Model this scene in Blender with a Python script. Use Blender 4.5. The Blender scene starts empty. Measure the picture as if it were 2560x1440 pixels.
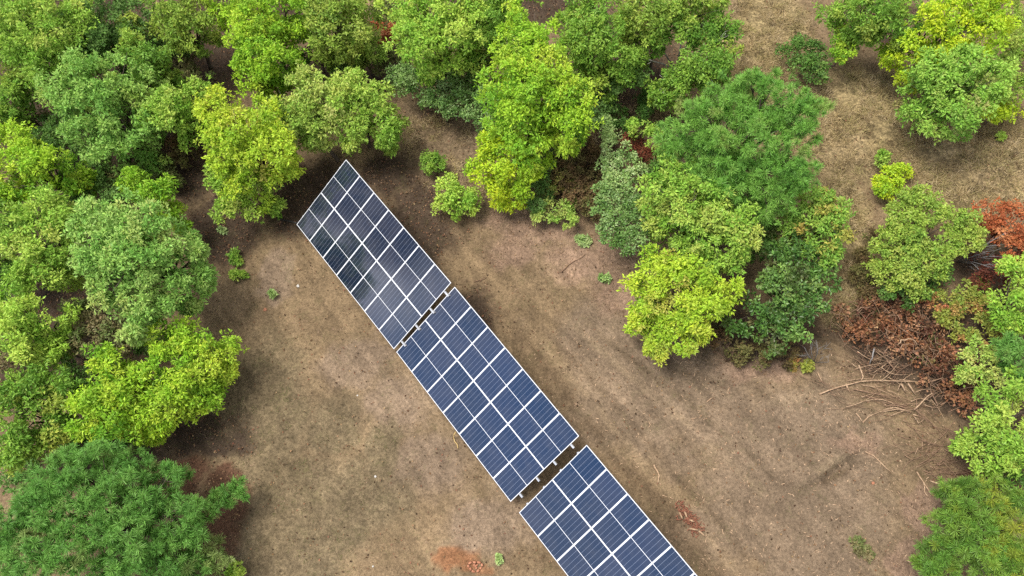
import bpy, math, random
import numpy as np
from mathutils import Matrix, Vector

SC = bpy.context.scene
COL = SC.collection
RNG = np.random.default_rng(11)
random.seed(5)

# ------------------------------------------------------------------ camera model (surveyed from the solar tables)
F = 1933.87
TH = math.radians(20.0)
ct, st = math.cos(TH), math.sin(TH)
EX = np.array([1., 0, 0]); EY = np.array([0, -ct, -st]); EZ = np.array([0, st, -ct])
M_C2W = np.stack([EX, EY, EZ], 1)

def cam2w(v):
    return M_C2W @ np.asarray(v, float)

LEN, WID = 7.39, 3.673
TAB = [
    (np.array([[.6206, .6395, -.4538], [.6977, -.7145, -.0526], [-.3578, -.284, -.8896]]), np.array([-9.268, -2.732, 33.274])),
    (np.array([[.6145, .6519, -.4443], [.7075, -.7046, -.0552], [-.349, -.2804, -.8942]]), np.array([-4.592, 2.541, 30.681])),
    (np.array([[.6133, .6278, -.4793], [.6925, -.7192, -.0558], [-.3798, -.2977, -.8758]]), np.array([.248, 8.019, 27.615])),
]
r1 = np.mean([cam2w(R[:, 0]) for R, t in TAB], 0)
hz = r1[:2] / np.linalg.norm(r1[:2])
slope = r1[2] / np.linalg.norm(r1[:2]) * 0.95
GX, GY = hz * slope
low = np.mean([cam2w(R @ np.array([LEN / 2, 0, 0]) + t) for R, t in TAB], 0)
CAMZ = -(low[2] - 0.85 - GX * low[0] - GY * low[1])       # the ground passes through z = 0 under the camera


def plane_z(x, y):
    return GX * x + GY * y


def bumps(x, y):
    return (0.05 * np.sin(.9 * x + 1.3) * np.sin(.8 * y - .4) + 0.035 * np.sin(2.1 * x - 1.1 * y) + 0.025 * np.sin(1.7 * y + 2.9 * x + 2)
            + 0.015 * np.sin(4.3 * x + 1.9 * y) * np.sin(3.7 * y - 2.2 * x))


def scrape(x, y):
    """a low bank with a rut beside it in the bare earth"""
    u = (x - SCR[0]) * .86 + (y - SCR[1]) * .51; v = -(x - SCR[0]) * .51 + (y - SCR[1]) * .86
    run = np.exp(-(u / 1.3) ** 2)
    return run * (.22 * np.exp(-((v - .15) / .22) ** 2) - .2 * np.exp(-((v + .25) / .2) ** 2))


SCR = (1e3, 1e3)


def ground_z(x, y):
    return plane_z(x, y) + bumps(x, y) + scrape(x, y)


def at(px, py, h=0.0):
    """the point of the place seen at a survey pixel, h metres above the ground plane"""
    d = (px - 1280) / F * EX + (py - 720) / F * EY + EZ
    k = (h - CAMZ) / (d[2] - GX * d[0] - GY * d[1])
    return np.array([k * d[0], k * d[1], CAMZ + k * d[2]]), k


SCR = tuple(at(2085, 1165)[0][:2])


def gnd(px, py, dz=0.0):
    p, _ = at(px, py, 0)
    return np.array([p[0], p[1], ground_z(p[0], p[1]) + dz])


# ------------------------------------------------------------------ object helpers
def tag(o, label=None, cat=None, group=None, kind=None):
    if label: o['label'] = label
    if cat: o['category'] = cat
    if group: o['group'] = group
    if kind: o['kind'] = kind
    return o


def empty(name, loc):
    o = bpy.data.objects.new(name, None)
    o.location = loc
    o.empty_display_size = .3
    COL.objects.link(o)
    return o


def mesh_from(name, V, faces_idx, sizes, mat, colors=None, smooth=False, origin=None):
    """V (n,3), faces_idx flat loop vertex indices, sizes per face."""
    V = np.asarray(V, np.float32)
    if origin is not None:
        V = V - np.asarray(origin, np.float32)
    me = bpy.data.meshes.new(name)
    fi = np.asarray(faces_idx, np.int32)
    sz = np.asarray(sizes, np.int32)
    me.vertices.add(len(V)); me.vertices.foreach_set('co', V.ravel())
    me.loops.add(len(fi)); me.loops.foreach_set('vertex_index', fi)
    me.polygons.add(len(sz))
    me.polygons.foreach_set('loop_start', np.concatenate([[0], np.cumsum(sz)[:-1]]).astype(np.int32))
    me.update(calc_edges=True)
    me.polygons.foreach_set('use_smooth', np.full(len(sz), smooth, bool))
    if colors is not None:
        a = me.color_attributes.new('tint', 'FLOAT_COLOR', 'POINT')
        c = np.ones((len(V), 4), np.float32); c[:, :colors.shape[1]] = colors
        a.data.foreach_set('color', c.ravel())
    if mat is not None:
        me.materials.append(mat)
    me.validate()
    return me


def link(name, me, parent=None, loc=None):
    o = bpy.data.objects.new(name, me)
    COL.objects.link(o)
    if parent is not None: o.parent = parent
    if loc is not None: o.location = loc
    return o


class Geo:
    """collects quads and tubes of one part"""
    def __init__(s): s.V = []; s.F = []; s.n = 0; s.C = []
    def add(s, V, F, col=None):
        V = np.asarray(V, float)
        s.V.append(V); s.F += [[i + s.n for i in f] for f in F]; s.n += len(V)
        s.C.append(np.tile(np.array(col if col is not None else (1, 1, 1), float), (len(V), 1)))
    def box(s, lo, hi, M=None):
        x0, y0, z0 = lo; x1, y1, z1 = hi
        V = np.array([[x0, y0, z0], [x1, y0, z0], [x1, y1, z0], [x0, y1, z0], [x0, y0, z1], [x1, y0, z1], [x1, y1, z1], [x0, y1, z1]], float)
        if M is not None: V = V @ M[0].T + M[1]
        s.add(V, [[0, 3, 2, 1], [4, 5, 6, 7], [0, 1, 5, 4], [1, 2, 6, 5], [2, 3, 7, 6], [3, 0, 4, 7]])
    def tube(s, P, R, n=7, col=None):
        P = np.asarray(P, float); R = np.asarray(R, float)
        T = np.gradient(P, axis=0); T /= np.linalg.norm(T, axis=1)[:, None] + 1e-9
        ref = np.array([.31, .2, .93]) if abs(T[0] @ np.array([.31, .2, .93])) < .9 else np.array([1., 0, 0])
        V = []
        for p, t, r in zip(P, T, R):
            u = np.cross(t, ref); u /= np.linalg.norm(u) + 1e-9; v = np.cross(t, u)
            for k in range(n):
                a = 2 * math.pi * k / n
                V.append(p + r * (math.cos(a) * u + math.sin(a) * v))
        Fs = []
        for i in range(len(P) - 1):
            for k in range(n):
                a, b = i * n + k, i * n + (k + 1) % n
                Fs.append([a, b, b + n, a + n])
        Fs.append(list(range(n))[::-1]); Fs.append(list(range((len(P) - 1) * n, len(P) * n)))
        s.add(V, Fs, col)
    def mesh(s, name, mat, origin=None, smooth=False, colors=False):
        V = np.concatenate(s.V); fi = [i for f in s.F for i in f]; sz = [len(f) for f in s.F]
        return mesh_from(name, V, fi, sz, mat, np.concatenate(s.C) if colors else None, smooth, origin)


def unit(a):
    return a / (np.linalg.norm(a, axis=-1, keepdims=True) + 1e-9)


# ------------------------------------------------------------------ materials
def new_mat(name):
    m = bpy.data.materials.new(name); m.use_nodes = True
    nt = m.node_tree; nt.nodes.clear()
    return m, nt, nt.nodes.new('ShaderNodeOutputMaterial')


def N(nt, t, **kw):
    n = nt.nodes.new(t)
    for k, v in kw.items():
        if k.startswith('_'): setattr(n, k[1:], v)
        else: n.inputs[k.replace('9', ' ')].default_value = v
    return n


def leaf_mat(name, trans=.35, gloss=.04, rough=.45, attr='tint'):
    m, nt, out = new_mat(name); L = nt.links.new
    at_ = N(nt, 'ShaderNodeAttribute', _attribute_name=attr)
    geo = N(nt, 'ShaderNodeNewGeometry')
    nz = N(nt, 'ShaderNodeTexNoise', Scale=14.0, Detail=2.0)
    L(geo.outputs['Position'], nz.inputs['Vector'])
    mr = N(nt, 'ShaderNodeMapRange'); mr.inputs[1].default_value = .3; mr.inputs[2].default_value = .7
    mr.inputs[3].default_value = .8; mr.inputs[4].default_value = 1.2
    L(nz.outputs['Fac'], mr.inputs[0])
    mul = N(nt, 'ShaderNodeMix', _data_type='RGBA', _blend_type='MULTIPLY'); mul.inputs[0].default_value = 1
    L(at_.outputs['Color'], mul.inputs[6]); L(mr.outputs[0], mul.inputs[7])
    d = N(nt, 'ShaderNodeBsdfDiffuse'); t = N(nt, 'ShaderNodeBsdfTranslucent'); g = N(nt, 'ShaderNodeBsdfGlossy', Roughness=rough)
    L(mul.outputs[2], d.inputs['Color']); L(mul.outputs[2], t.inputs['Color'])
    mx = N(nt, 'ShaderNodeMixShader', Fac=trans); L(d.outputs[0], mx.inputs[1]); L(t.outputs[0], mx.inputs[2])
    mg = N(nt, 'ShaderNodeMixShader', Fac=gloss); L(mx.outputs[0], mg.inputs[1]); L(g.outputs[0], mg.inputs[2])
    L(mg.outputs[0], out.inputs['Surface'])
    return m


def noise_mat(name, c1, c2, scale=6, rough=.85, bump=.3, detail=5, stretch=None, metallic=0., spec=.3):
    m, nt, out = new_mat(name); L = nt.links.new
    tc = N(nt, 'ShaderNodeTexCoord')
    mp = N(nt, 'ShaderNodeMapping')
    if stretch: mp.inputs['Scale'].default_value = stretch
    L(tc.outputs['Object'], mp.inputs['Vector'])
    nz = N(nt, 'ShaderNodeTexNoise', Scale=scale, Detail=detail, Roughness=.65); L(mp.outputs[0], nz.inputs['Vector'])
    r = N(nt, 'ShaderNodeValToRGB'); r.color_ramp.elements[0].position = .32; r.color_ramp.elements[1].position = .68
    r.color_ramp.elements[0].color = (*c1, 1); r.color_ramp.elements[1].color = (*c2, 1)
    L(nz.outputs['Fac'], r.inputs['Fac'])
    b = N(nt, 'ShaderNodeBsdfPrincipled', Roughness=rough, Metallic=metallic); b.inputs['Specular IOR Level'].default_value = spec
    L(r.outputs[0], b.inputs['Base Color'])
    bp = N(nt, 'ShaderNodeBump', Strength=bump, Distance=.02); L(nz.outputs['Fac'], bp.inputs['Height']); L(bp.outputs[0], b.inputs['Normal'])
    L(b.outputs[0], out.inputs['Surface'])
    return m


LEAF = leaf_mat('leaf_blade', .30, .015)
GLOSSY = leaf_mat('glossy_leaf_blade', .3, .03, .4)
NEEDLE = leaf_mat('pine_needle', .35, .02)
DRYLEAF = leaf_mat('withered_leaf', .25, .0)
BARK = noise_mat('dark_bark', (.05, .038, .03), (.12, .095, .075), 9, stretch=(1, 1, .3))
PALEBARK = noise_mat('pale_grey_bark', (.20, .18, .16), (.42, .40, .37), 9, stretch=(1, 1, .3))
DEADWOOD = noise_mat('bleached_wood', (.20, .12, .07), (.52, .37, .24), 12)
TWIGWOOD = noise_mat('brown_twig_wood', (.12, .07, .045), (.30, .19, .12), 12)
GREYWOOD = noise_mat('grey_twig_wood', (.14, .13, .125), (.34, .33, .32), 12)
WHITEMETAL = noise_mat('white_anodised_frame', (.66, .68, .72), (.74, .76, .79), 3, rough=.4, bump=0, spec=.4)
ZINC = noise_mat('galvanised_steel', (.36, .37, .39), (.55, .56, .58), 8, rough=.45, bump=.05, metallic=.4)
STONEM = noise_mat('pale_stone', (.36, .34, .31), (.58, .56, .52), 14)
CLAYM = noise_mat('red_clay', (.26, .10, .055), (.46, .22, .13), 14)
CABLEM = noise_mat('black_cable_sheath', (.015, .015, .015), (.03, .03, .03), 10, rough=.5, bump=0)
YCABLEM = noise_mat('yellow_cord_sheath', (.42, .28, .10), (.60, .45, .20), 10, rough=.6, bump=0)


GROUND_ALBEDO = .71


def ground_mat():
    m, nt, out = new_mat('soil_and_dry_turf'); L = nt.links.new
    geo = N(nt, 'ShaderNodeNewGeometry')
    att = N(nt, 'ShaderNodeAttribute', _attribute_name='tint')

    def noise(scale, det=6, rough=.6, dist=0.):
        n = N(nt, 'ShaderNodeTexNoise', Scale=scale, Detail=det, Roughness=rough, Distortion=dist)
        L(geo.outputs['Position'], n.inputs['Vector']); return n

    def rng(src, a, b, c, d):
        r = N(nt, 'ShaderNodeMapRange'); L(src, r.inputs[0])
        for i, v in enumerate((a, b, c, d)): r.inputs[1 + i].default_value = v
        return r.outputs[0]

    def mult(col, fac):
        x = N(nt, 'ShaderNodeMix', _data_type='RGBA', _blend_type='MULTIPLY'); x.inputs[0].default_value = 1
        L(col, x.inputs[6]); L(fac, x.inputs[7]); return x.outputs[2]

    def mixc(col, c, fac):
        x = N(nt, 'ShaderNodeMix', _data_type='RGBA'); L(fac, x.inputs[0]); L(col, x.inputs[6]); x.inputs[7].default_value = (*c, 1); return x.outputs[2]

    big = noise(.45, 5, .6, .4); mid = noise(2.2, 7, .68, .3); fine = noise(9, 8, .72); grain = noise(32, 4, .75)
    c = att.outputs['Color']
    c = mult(c, rng(att.outputs['Fac'], 0, 1, GROUND_ALBEDO, GROUND_ALBEDO))
    drag = N(nt, 'ShaderNodeTexNoise', Scale=1.0, Detail=6.0, Roughness=.65, Distortion=.3)
    rot = N(nt, 'ShaderNodeMapping', _vector_type='TEXTURE'); rot.inputs['Rotation'].default_value = (0, 0, math.atan2(hz[1], hz[0])); rot.inputs['Scale'].default_value = (2.6, .55, 1)
    L(geo.outputs['Position'], rot.inputs['Vector']); L(rot.outputs[0], drag.inputs['Vector'])
    c = mult(c, rng(drag.outputs['Fac'], .32, .68, .74, 1.24))
    tuf = noise(4.6, 4, .6, .8)
    tm = N(nt, 'ShaderNodeMix', _data_type='FLOAT'); L(att.outputs['Alpha'], tm.inputs[0]); tm.inputs[2].default_value = 1.; L(rng(tuf.outputs['Fac'], .36, .62, .5, 1.3), tm.inputs[3])
    c = mult(c, tm.outputs[0])
    c = mult(c, rng(big.outputs['Fac'], .3, .7, .82, 1.2))
    c = mult(c, rng(mid.outputs['Fac'], .3, .72, .78, 1.22))
    c = mult(c, rng(fine.outputs['Fac'], .3, .7, .55, 1.45))
    c = mult(c, rng(grain.outputs['Fac'], .32, .68, .62, 1.38))
    # straw and leaf fragments, dark crumbs, sparse green
    straw = noise(21, 3, .8, 1.2)
    c = mixc(c, (.52, .40, .26), rng(straw.outputs['Fac'], .64, .74, 0, .65))
    crumbs = noise(15, 4, .8)
    c = mixc(c, (.055, .04, .03), rng(crumbs.outputs['Fac'], .62, .74, 0, .7))
    gr = noise(1.3, 6, .7, .6); gr2 = noise(17, 3, .7)
    gm = N(nt, 'ShaderNodeMath', _operation='MULTIPLY'); L(rng(gr.outputs['Fac'], .52, .68, 0, 1), gm.inputs[0]); L(rng(gr2.outputs['Fac'], .48, .66, 0, .55), gm.inputs[1])
    c = mixc(c, (.13, .135, .05), gm.outputs[0])
    b = N(nt, 'ShaderNodeBsdfPrincipled', Roughness=.95); b.inputs['Specular IOR Level'].default_value = .1
    L(c, b.inputs['Base Color'])
    ad = N(nt, 'ShaderNodeMath', _operation='ADD'); L(rng(mid.outputs['Fac'], 0, 1, 0, 1.6), ad.inputs[0]); L(fine.outputs['Fac'], ad.inputs[1])
    ad2 = N(nt, 'ShaderNodeMath', _operation='ADD'); L(ad.outputs[0], ad2.inputs[0]); L(rng(grain.outputs['Fac'], 0, 1, 0, .3), ad2.inputs[1])
    bp = N(nt, 'ShaderNodeBump', Strength=.8, Distance=.09); L(ad2.outputs[0], bp.inputs['Height']); L(bp.outputs[0], b.inputs['Normal'])
    L(b.outputs[0], out.inputs['Surface'])
    return m


def cell_mat():
    """dark blue half-cut cells behind glass: UV in metres across one half module (6 columns of cells, 10 rows)"""
    m, nt, out = new_mat('photovoltaic_glass'); L = nt.links.new
    uv = N(nt, 'ShaderNodeUVMap', _uv_map='cells')
    sep = N(nt, 'ShaderNodeSeparateXYZ'); L(uv.outputs[0], sep.inputs[0])

    def line(src, period, width):
        d = N(nt, 'ShaderNodeMath', _operation='DIVIDE'); L(src, d.inputs[0]); d.inputs[1].default_value = period
        f = N(nt, 'ShaderNodeMath', _operation='FRACT'); L(d.outputs[0], f.inputs[0])
        s = N(nt, 'ShaderNodeMath', _operation='SUBTRACT'); L(f.outputs[0], s.inputs[0]); s.inputs[1].default_value = .5
        a = N(nt, 'ShaderNodeMath', _operation='ABSOLUTE'); L(s.outputs[0], a.inputs[0])
        g = N(nt, 'ShaderNodeMath', _operation='GREATER_THAN'); L(a.outputs[0], g.inputs[0]); g.inputs[1].default_value = .5 - width / period / 2
        return g.outputs[0]
    strings = line(sep.outputs[0], 1 / 6., .009 / .96)
    rows = line(sep.outputs[1], 1 / 10., .007 / .82)
    oi = N(nt, 'ShaderNodeObjectInfo')
    nz = N(nt, 'ShaderNodeTexNoise', Scale=1.1, Detail=2.0); geo = N(nt, 'ShaderNodeNewGeometry'); L(geo.outputs['Position'], nz.inputs['Vector'])
    ramp = N(nt, 'ShaderNodeValToRGB'); e = ramp.color_ramp.elements
    e[0].color = (.006, .012, .028, 1); e[1].color = (.018, .022, .040, 1); e[0].position = .2; e[1].position = .8
    ad = N(nt, 'ShaderNodeMath', _operation='MULTIPLY_ADD'); L(oi.outputs['Random'], ad.inputs[0]); ad.inputs[1].default_value = .9; L(nz.outputs['Fac'], ad.inputs[2])
    sb = N(nt, 'ShaderNodeMath', _operation='SUBTRACT'); L(ad.outputs[0], sb.inputs[0]); sb.inputs[1].default_value = .45
    L(sb.outputs[0], ramp.inputs['Fac'])
    m1 = N(nt, 'ShaderNodeMix', _data_type='RGBA'); L(rows, m1.inputs[0]); L(ramp.outputs[0], m1.inputs[6]); m1.inputs[7].default_value = (.026, .034, .062, 1)
    m2 = N(nt, 'ShaderNodeMix', _data_type='RGBA'); L(strings, m2.inputs[0]); L(m1.outputs[2], m2.inputs[6]); m2.inputs[7].default_value = (.15, .175, .235, 1)
    du = N(nt, 'ShaderNodeTexNoise', Scale=2.6, Detail=6.0, Roughness=.7); L(geo.outputs['Position'], du.inputs['Vector'])
    dr = N(nt, 'ShaderNodeMapRange'); L(du.outputs['Fac'], dr.inputs[0])
    for i_, v_ in enumerate((.42, .75, 0, .07)): dr.inputs[1 + i_].default_value = v_
    m3 = N(nt, 'ShaderNodeMix', _data_type='RGBA'); L(dr.outputs[0], m3.inputs[0]); L(m2.outputs[2], m3.inputs[6]); m3.inputs[7].default_value = (.26, .23, .19, 1)
    b = N(nt, 'ShaderNodeBsdfPrincipled', Roughness=.07, IOR=1.5); L(m3.outputs[2], b.inputs['Base Color'])
    b.inputs['Specular IOR Level'].default_value = 1.0
    wv = N(nt, 'ShaderNodeTexNoise', Scale=.9, Detail=1.0); L(geo.outputs['Position'], wv.inputs['Vector'])
    bp = N(nt, 'ShaderNodeBump', Strength=.03, Distance=.03); L(wv.outputs['Fac'], bp.inputs['Height']); L(bp.outputs[0], b.inputs['Normal'])
    L(b.outputs[0], out.inputs['Surface'])
    return m


GROUND = ground_mat()
CELLS = cell_mat()

# ------------------------------------------------------------------ ground
BASE = np.array([.285, .201, .117])
ZONES = [  # colour, grassiness, blobs (px, py, rx, ry) surveyed
    ((.275, .20, .135), .1, [(2000, 1150, 260, 190), (1650, 1000, 260, 140), (1900, 1350, 260, 110), (1500, 850, 120, 90)]),
    ((.325, .235, .16), .1, [(1000, 1000, 90, 70), (1080, 1160, 100, 90), (1220, 1330, 110, 90), (890, 900, 90, 60), (690, 690, 40, 60)]),
    ((.36, .24, .165), .35, [(1330, 560, 140, 50), (1490, 660, 110, 60), (1560, 735, 60, 55), (1210, 520, 50, 50), (1280, 630, 60, 40), (1900, 925, 90, 32), (2330, 1290, 55, 60), (2270, 1400, 50, 50), (2140, 1105, 60, 26), (1540, 610, 40, 60)]),
    ((.37, .285, .145), 1., [(1930, 80, 90, 170), (2150, 320, 230, 120), (2420, 430, 240, 110), (2130, 620, 55, 210), (2180, 240, 120, 70), (1850, 150, 60, 120), (2100, 760, 50, 70), (2520, 330, 70, 60)]),
    ((.40, .30, .165), 1., [(2080, 370, 90, 60), (2500, 420, 120, 70), (2350, 400, 100, 50)]),
    ((.25, .18, .11), .7, [(1110, 340, 90, 110), (1180, 470, 60, 70), (1050, 290, 40, 50)]),
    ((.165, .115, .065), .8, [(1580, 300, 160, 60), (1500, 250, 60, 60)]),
    ((.225, .172, .102), .5, [(650, 1020, 130, 190), (720, 1310, 190, 190), (900, 1270, 120, 130), (640, 1200, 70, 220), (830, 1060, 70, 80), (960, 1120, 40, 60)]),
    ((.075, .052, .038), .1, [(560, 150, 60, 130), (480, 400, 55, 110), (780, 490, 120, 90), (1040, 590, 110, 150), (560, 560, 90, 90), (520, 1080, 110, 60), (200, 390, 260, 120), (250, 1140, 220, 60), (1430, 400, 110, 90), (470, 180, 90, 90), (910, 150, 130, 90), (20, 910, 70, 120), (2480, 680, 90, 90), (2510, 960, 70, 80), (560, 480, 50, 60), (960, 440, 70, 60), (240, 850, 130, 100), (100, 230, 110, 120), (380, 80, 60, 60), (1190, 780, 60, 70), (2230, 850, 200, 90), (2380, 960, 80, 80), (1900, 830, 150, 60), (1750, 450, 150, 120), (1100, 280, 40, 30), (1300, 30, 260, 70), (640, 30, 260, 80), (1560, 150, 120, 120), (150, 100, 300, 200), (100, 700, 220, 260), (2200, 40, 120, 60), (2500, 1100, 90, 120), (2500, 850, 60, 160)]),  # leaf litter, with shade of trees and first table painted into its dark brown
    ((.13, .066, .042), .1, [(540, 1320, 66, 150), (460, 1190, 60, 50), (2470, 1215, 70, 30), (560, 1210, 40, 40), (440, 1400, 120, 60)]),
    ((.40, .21, .11), 0., [(1145, 1402, 26, 18), (1212, 1434, 18, 10)]),
    ((.33, .16, .08), 0., [(1145, 1402, 45, 30)]),
]


def lattice_noise(x, y, seed, scale):
    g = np.random.default_rng(seed).random((257, 257))
    u, v = x * scale + 1000.3, y * scale + 1000.7
    i, j = np.floor(u).astype(int), np.floor(v).astype(int)
    fu, fv = u - i, v - j
    fu = fu * fu * (3 - 2 * fu); fv = fv * fv * (3 - 2 * fv)
    a, b, c, d = g[i % 257, j % 257], g[(i + 1) % 257, j % 257], g[i % 257, (j + 1) % 257], g[(i + 1) % 257, (j + 1) % 257]
    return (a * (1 - fu) + b * fu) * (1 - fv) + (c * (1 - fu) + d * fu) * fv


def fbm(x, y, seed, scale, octs=4):
    s = 0; w = .5
    for o in range(octs):
        s = s + w * lattice_noise(x, y, seed + o, scale * 2 ** o); w *= .55
    return s / (1 - .55 ** octs) * .9


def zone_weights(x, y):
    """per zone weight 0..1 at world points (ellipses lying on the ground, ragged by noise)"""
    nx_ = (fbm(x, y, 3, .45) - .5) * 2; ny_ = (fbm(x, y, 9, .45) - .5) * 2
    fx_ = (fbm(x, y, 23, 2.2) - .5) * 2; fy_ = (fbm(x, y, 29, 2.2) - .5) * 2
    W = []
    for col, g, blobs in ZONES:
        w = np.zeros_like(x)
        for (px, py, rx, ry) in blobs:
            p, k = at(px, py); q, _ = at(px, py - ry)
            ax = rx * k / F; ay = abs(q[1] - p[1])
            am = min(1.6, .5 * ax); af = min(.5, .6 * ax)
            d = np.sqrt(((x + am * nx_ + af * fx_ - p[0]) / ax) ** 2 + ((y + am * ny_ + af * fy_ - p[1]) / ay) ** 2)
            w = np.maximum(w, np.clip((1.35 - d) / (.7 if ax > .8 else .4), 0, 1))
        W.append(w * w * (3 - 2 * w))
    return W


TRACKS = [  # worn and dragged strips: colour, strength, half width (m), survey run
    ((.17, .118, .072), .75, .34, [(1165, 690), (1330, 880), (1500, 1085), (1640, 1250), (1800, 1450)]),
    ((.37, .27, .165), .5, .16, [(1300, 800), (1440, 960), (1600, 1150), (1760, 1330), (1850, 1440)]),
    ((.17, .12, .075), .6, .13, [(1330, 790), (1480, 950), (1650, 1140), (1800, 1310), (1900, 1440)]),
    ((.36, .265, .165), .45, .14, [(1420, 800), (1560, 930), (1720, 1060), (1900, 1230)]),
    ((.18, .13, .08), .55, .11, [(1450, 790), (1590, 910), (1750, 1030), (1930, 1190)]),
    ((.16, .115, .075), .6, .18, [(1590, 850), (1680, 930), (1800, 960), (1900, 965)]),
    ((.38, .28, .18), .5, .16, [(1930, 1010), (2010, 990), (2090, 985)]),
    ((.38, .285, .18), .55, .17, [(2040, 1185), (2085, 1160), (2130, 1140)]),
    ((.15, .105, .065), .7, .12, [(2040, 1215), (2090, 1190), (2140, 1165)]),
    ((.36, .26, .165), .5, .25, [(1010, 930), (1090, 1040), (1180, 1150), (1270, 1270)]),
]


def tracks(x, y, col):
    n = (fbm(x, y, 51, 1.1) - .5) * 1.0; m = fbm(x, y, 57, 1.8)
    for c, s_, hw, run in TRACKS:
        P = [gnd(*q)[:2] for q in run]; best = np.full(len(x), 1e9)
        for a, b in zip(P[:-1], P[1:]):
            ab = b - a; t = np.clip(((x - a[0]) * ab[0] + (y - a[1]) * ab[1]) / (ab @ ab), 0, 1)
            best = np.minimum(best, np.hypot(x - a[0] - t * ab[0], y - a[1] - t * ab[1]))
        w = np.clip(1.5 - (best + n * hw) / hw, 0, 1) * s_ * np.clip((m - .25) * 3, 0, 1)
        col = col * (1 - w[:, None]) + np.array(c) * w[:, None]
    return col


def build_ground():
    fx = np.arange(-27, 27.01, .12); fy = np.arange(-6, 34.01, .12)
    ext = lambda a: np.concatenate([a[0] - np.cumsum(.4 * 1.35 ** np.arange(22))[::-1], a, a[-1] + np.cumsum(.4 * 1.35 ** np.arange(22))])
    xs, ys = ext(fx), ext(fy)
    X, Y = np.meshgrid(xs, ys)
    x, y = X.ravel(), Y.ravel()
    Z = ground_z(x, y) + .05 * (fbm(x, y, 40, 1.4) - .5)
    col = np.tile(BASE, (len(x), 1)); gr = np.full(len(x), .12)
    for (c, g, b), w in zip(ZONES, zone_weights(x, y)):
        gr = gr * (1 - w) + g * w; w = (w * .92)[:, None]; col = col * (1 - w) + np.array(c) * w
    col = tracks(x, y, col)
    nx, ny = len(xs), len(ys)
    i = np.arange(nx * ny).reshape(ny, nx)
    q = np.stack([i[:-1, :-1], i[:-1, 1:], i[1:, 1:], i[1:, :-1]], -1).reshape(-1, 4)
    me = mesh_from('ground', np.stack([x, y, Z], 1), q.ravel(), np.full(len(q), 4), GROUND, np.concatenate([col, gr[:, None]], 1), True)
    o = link('ground', me); tag(o, 'bare brown earth clearing with dry grass and leaf litter', 'ground', kind='structure')


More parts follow.
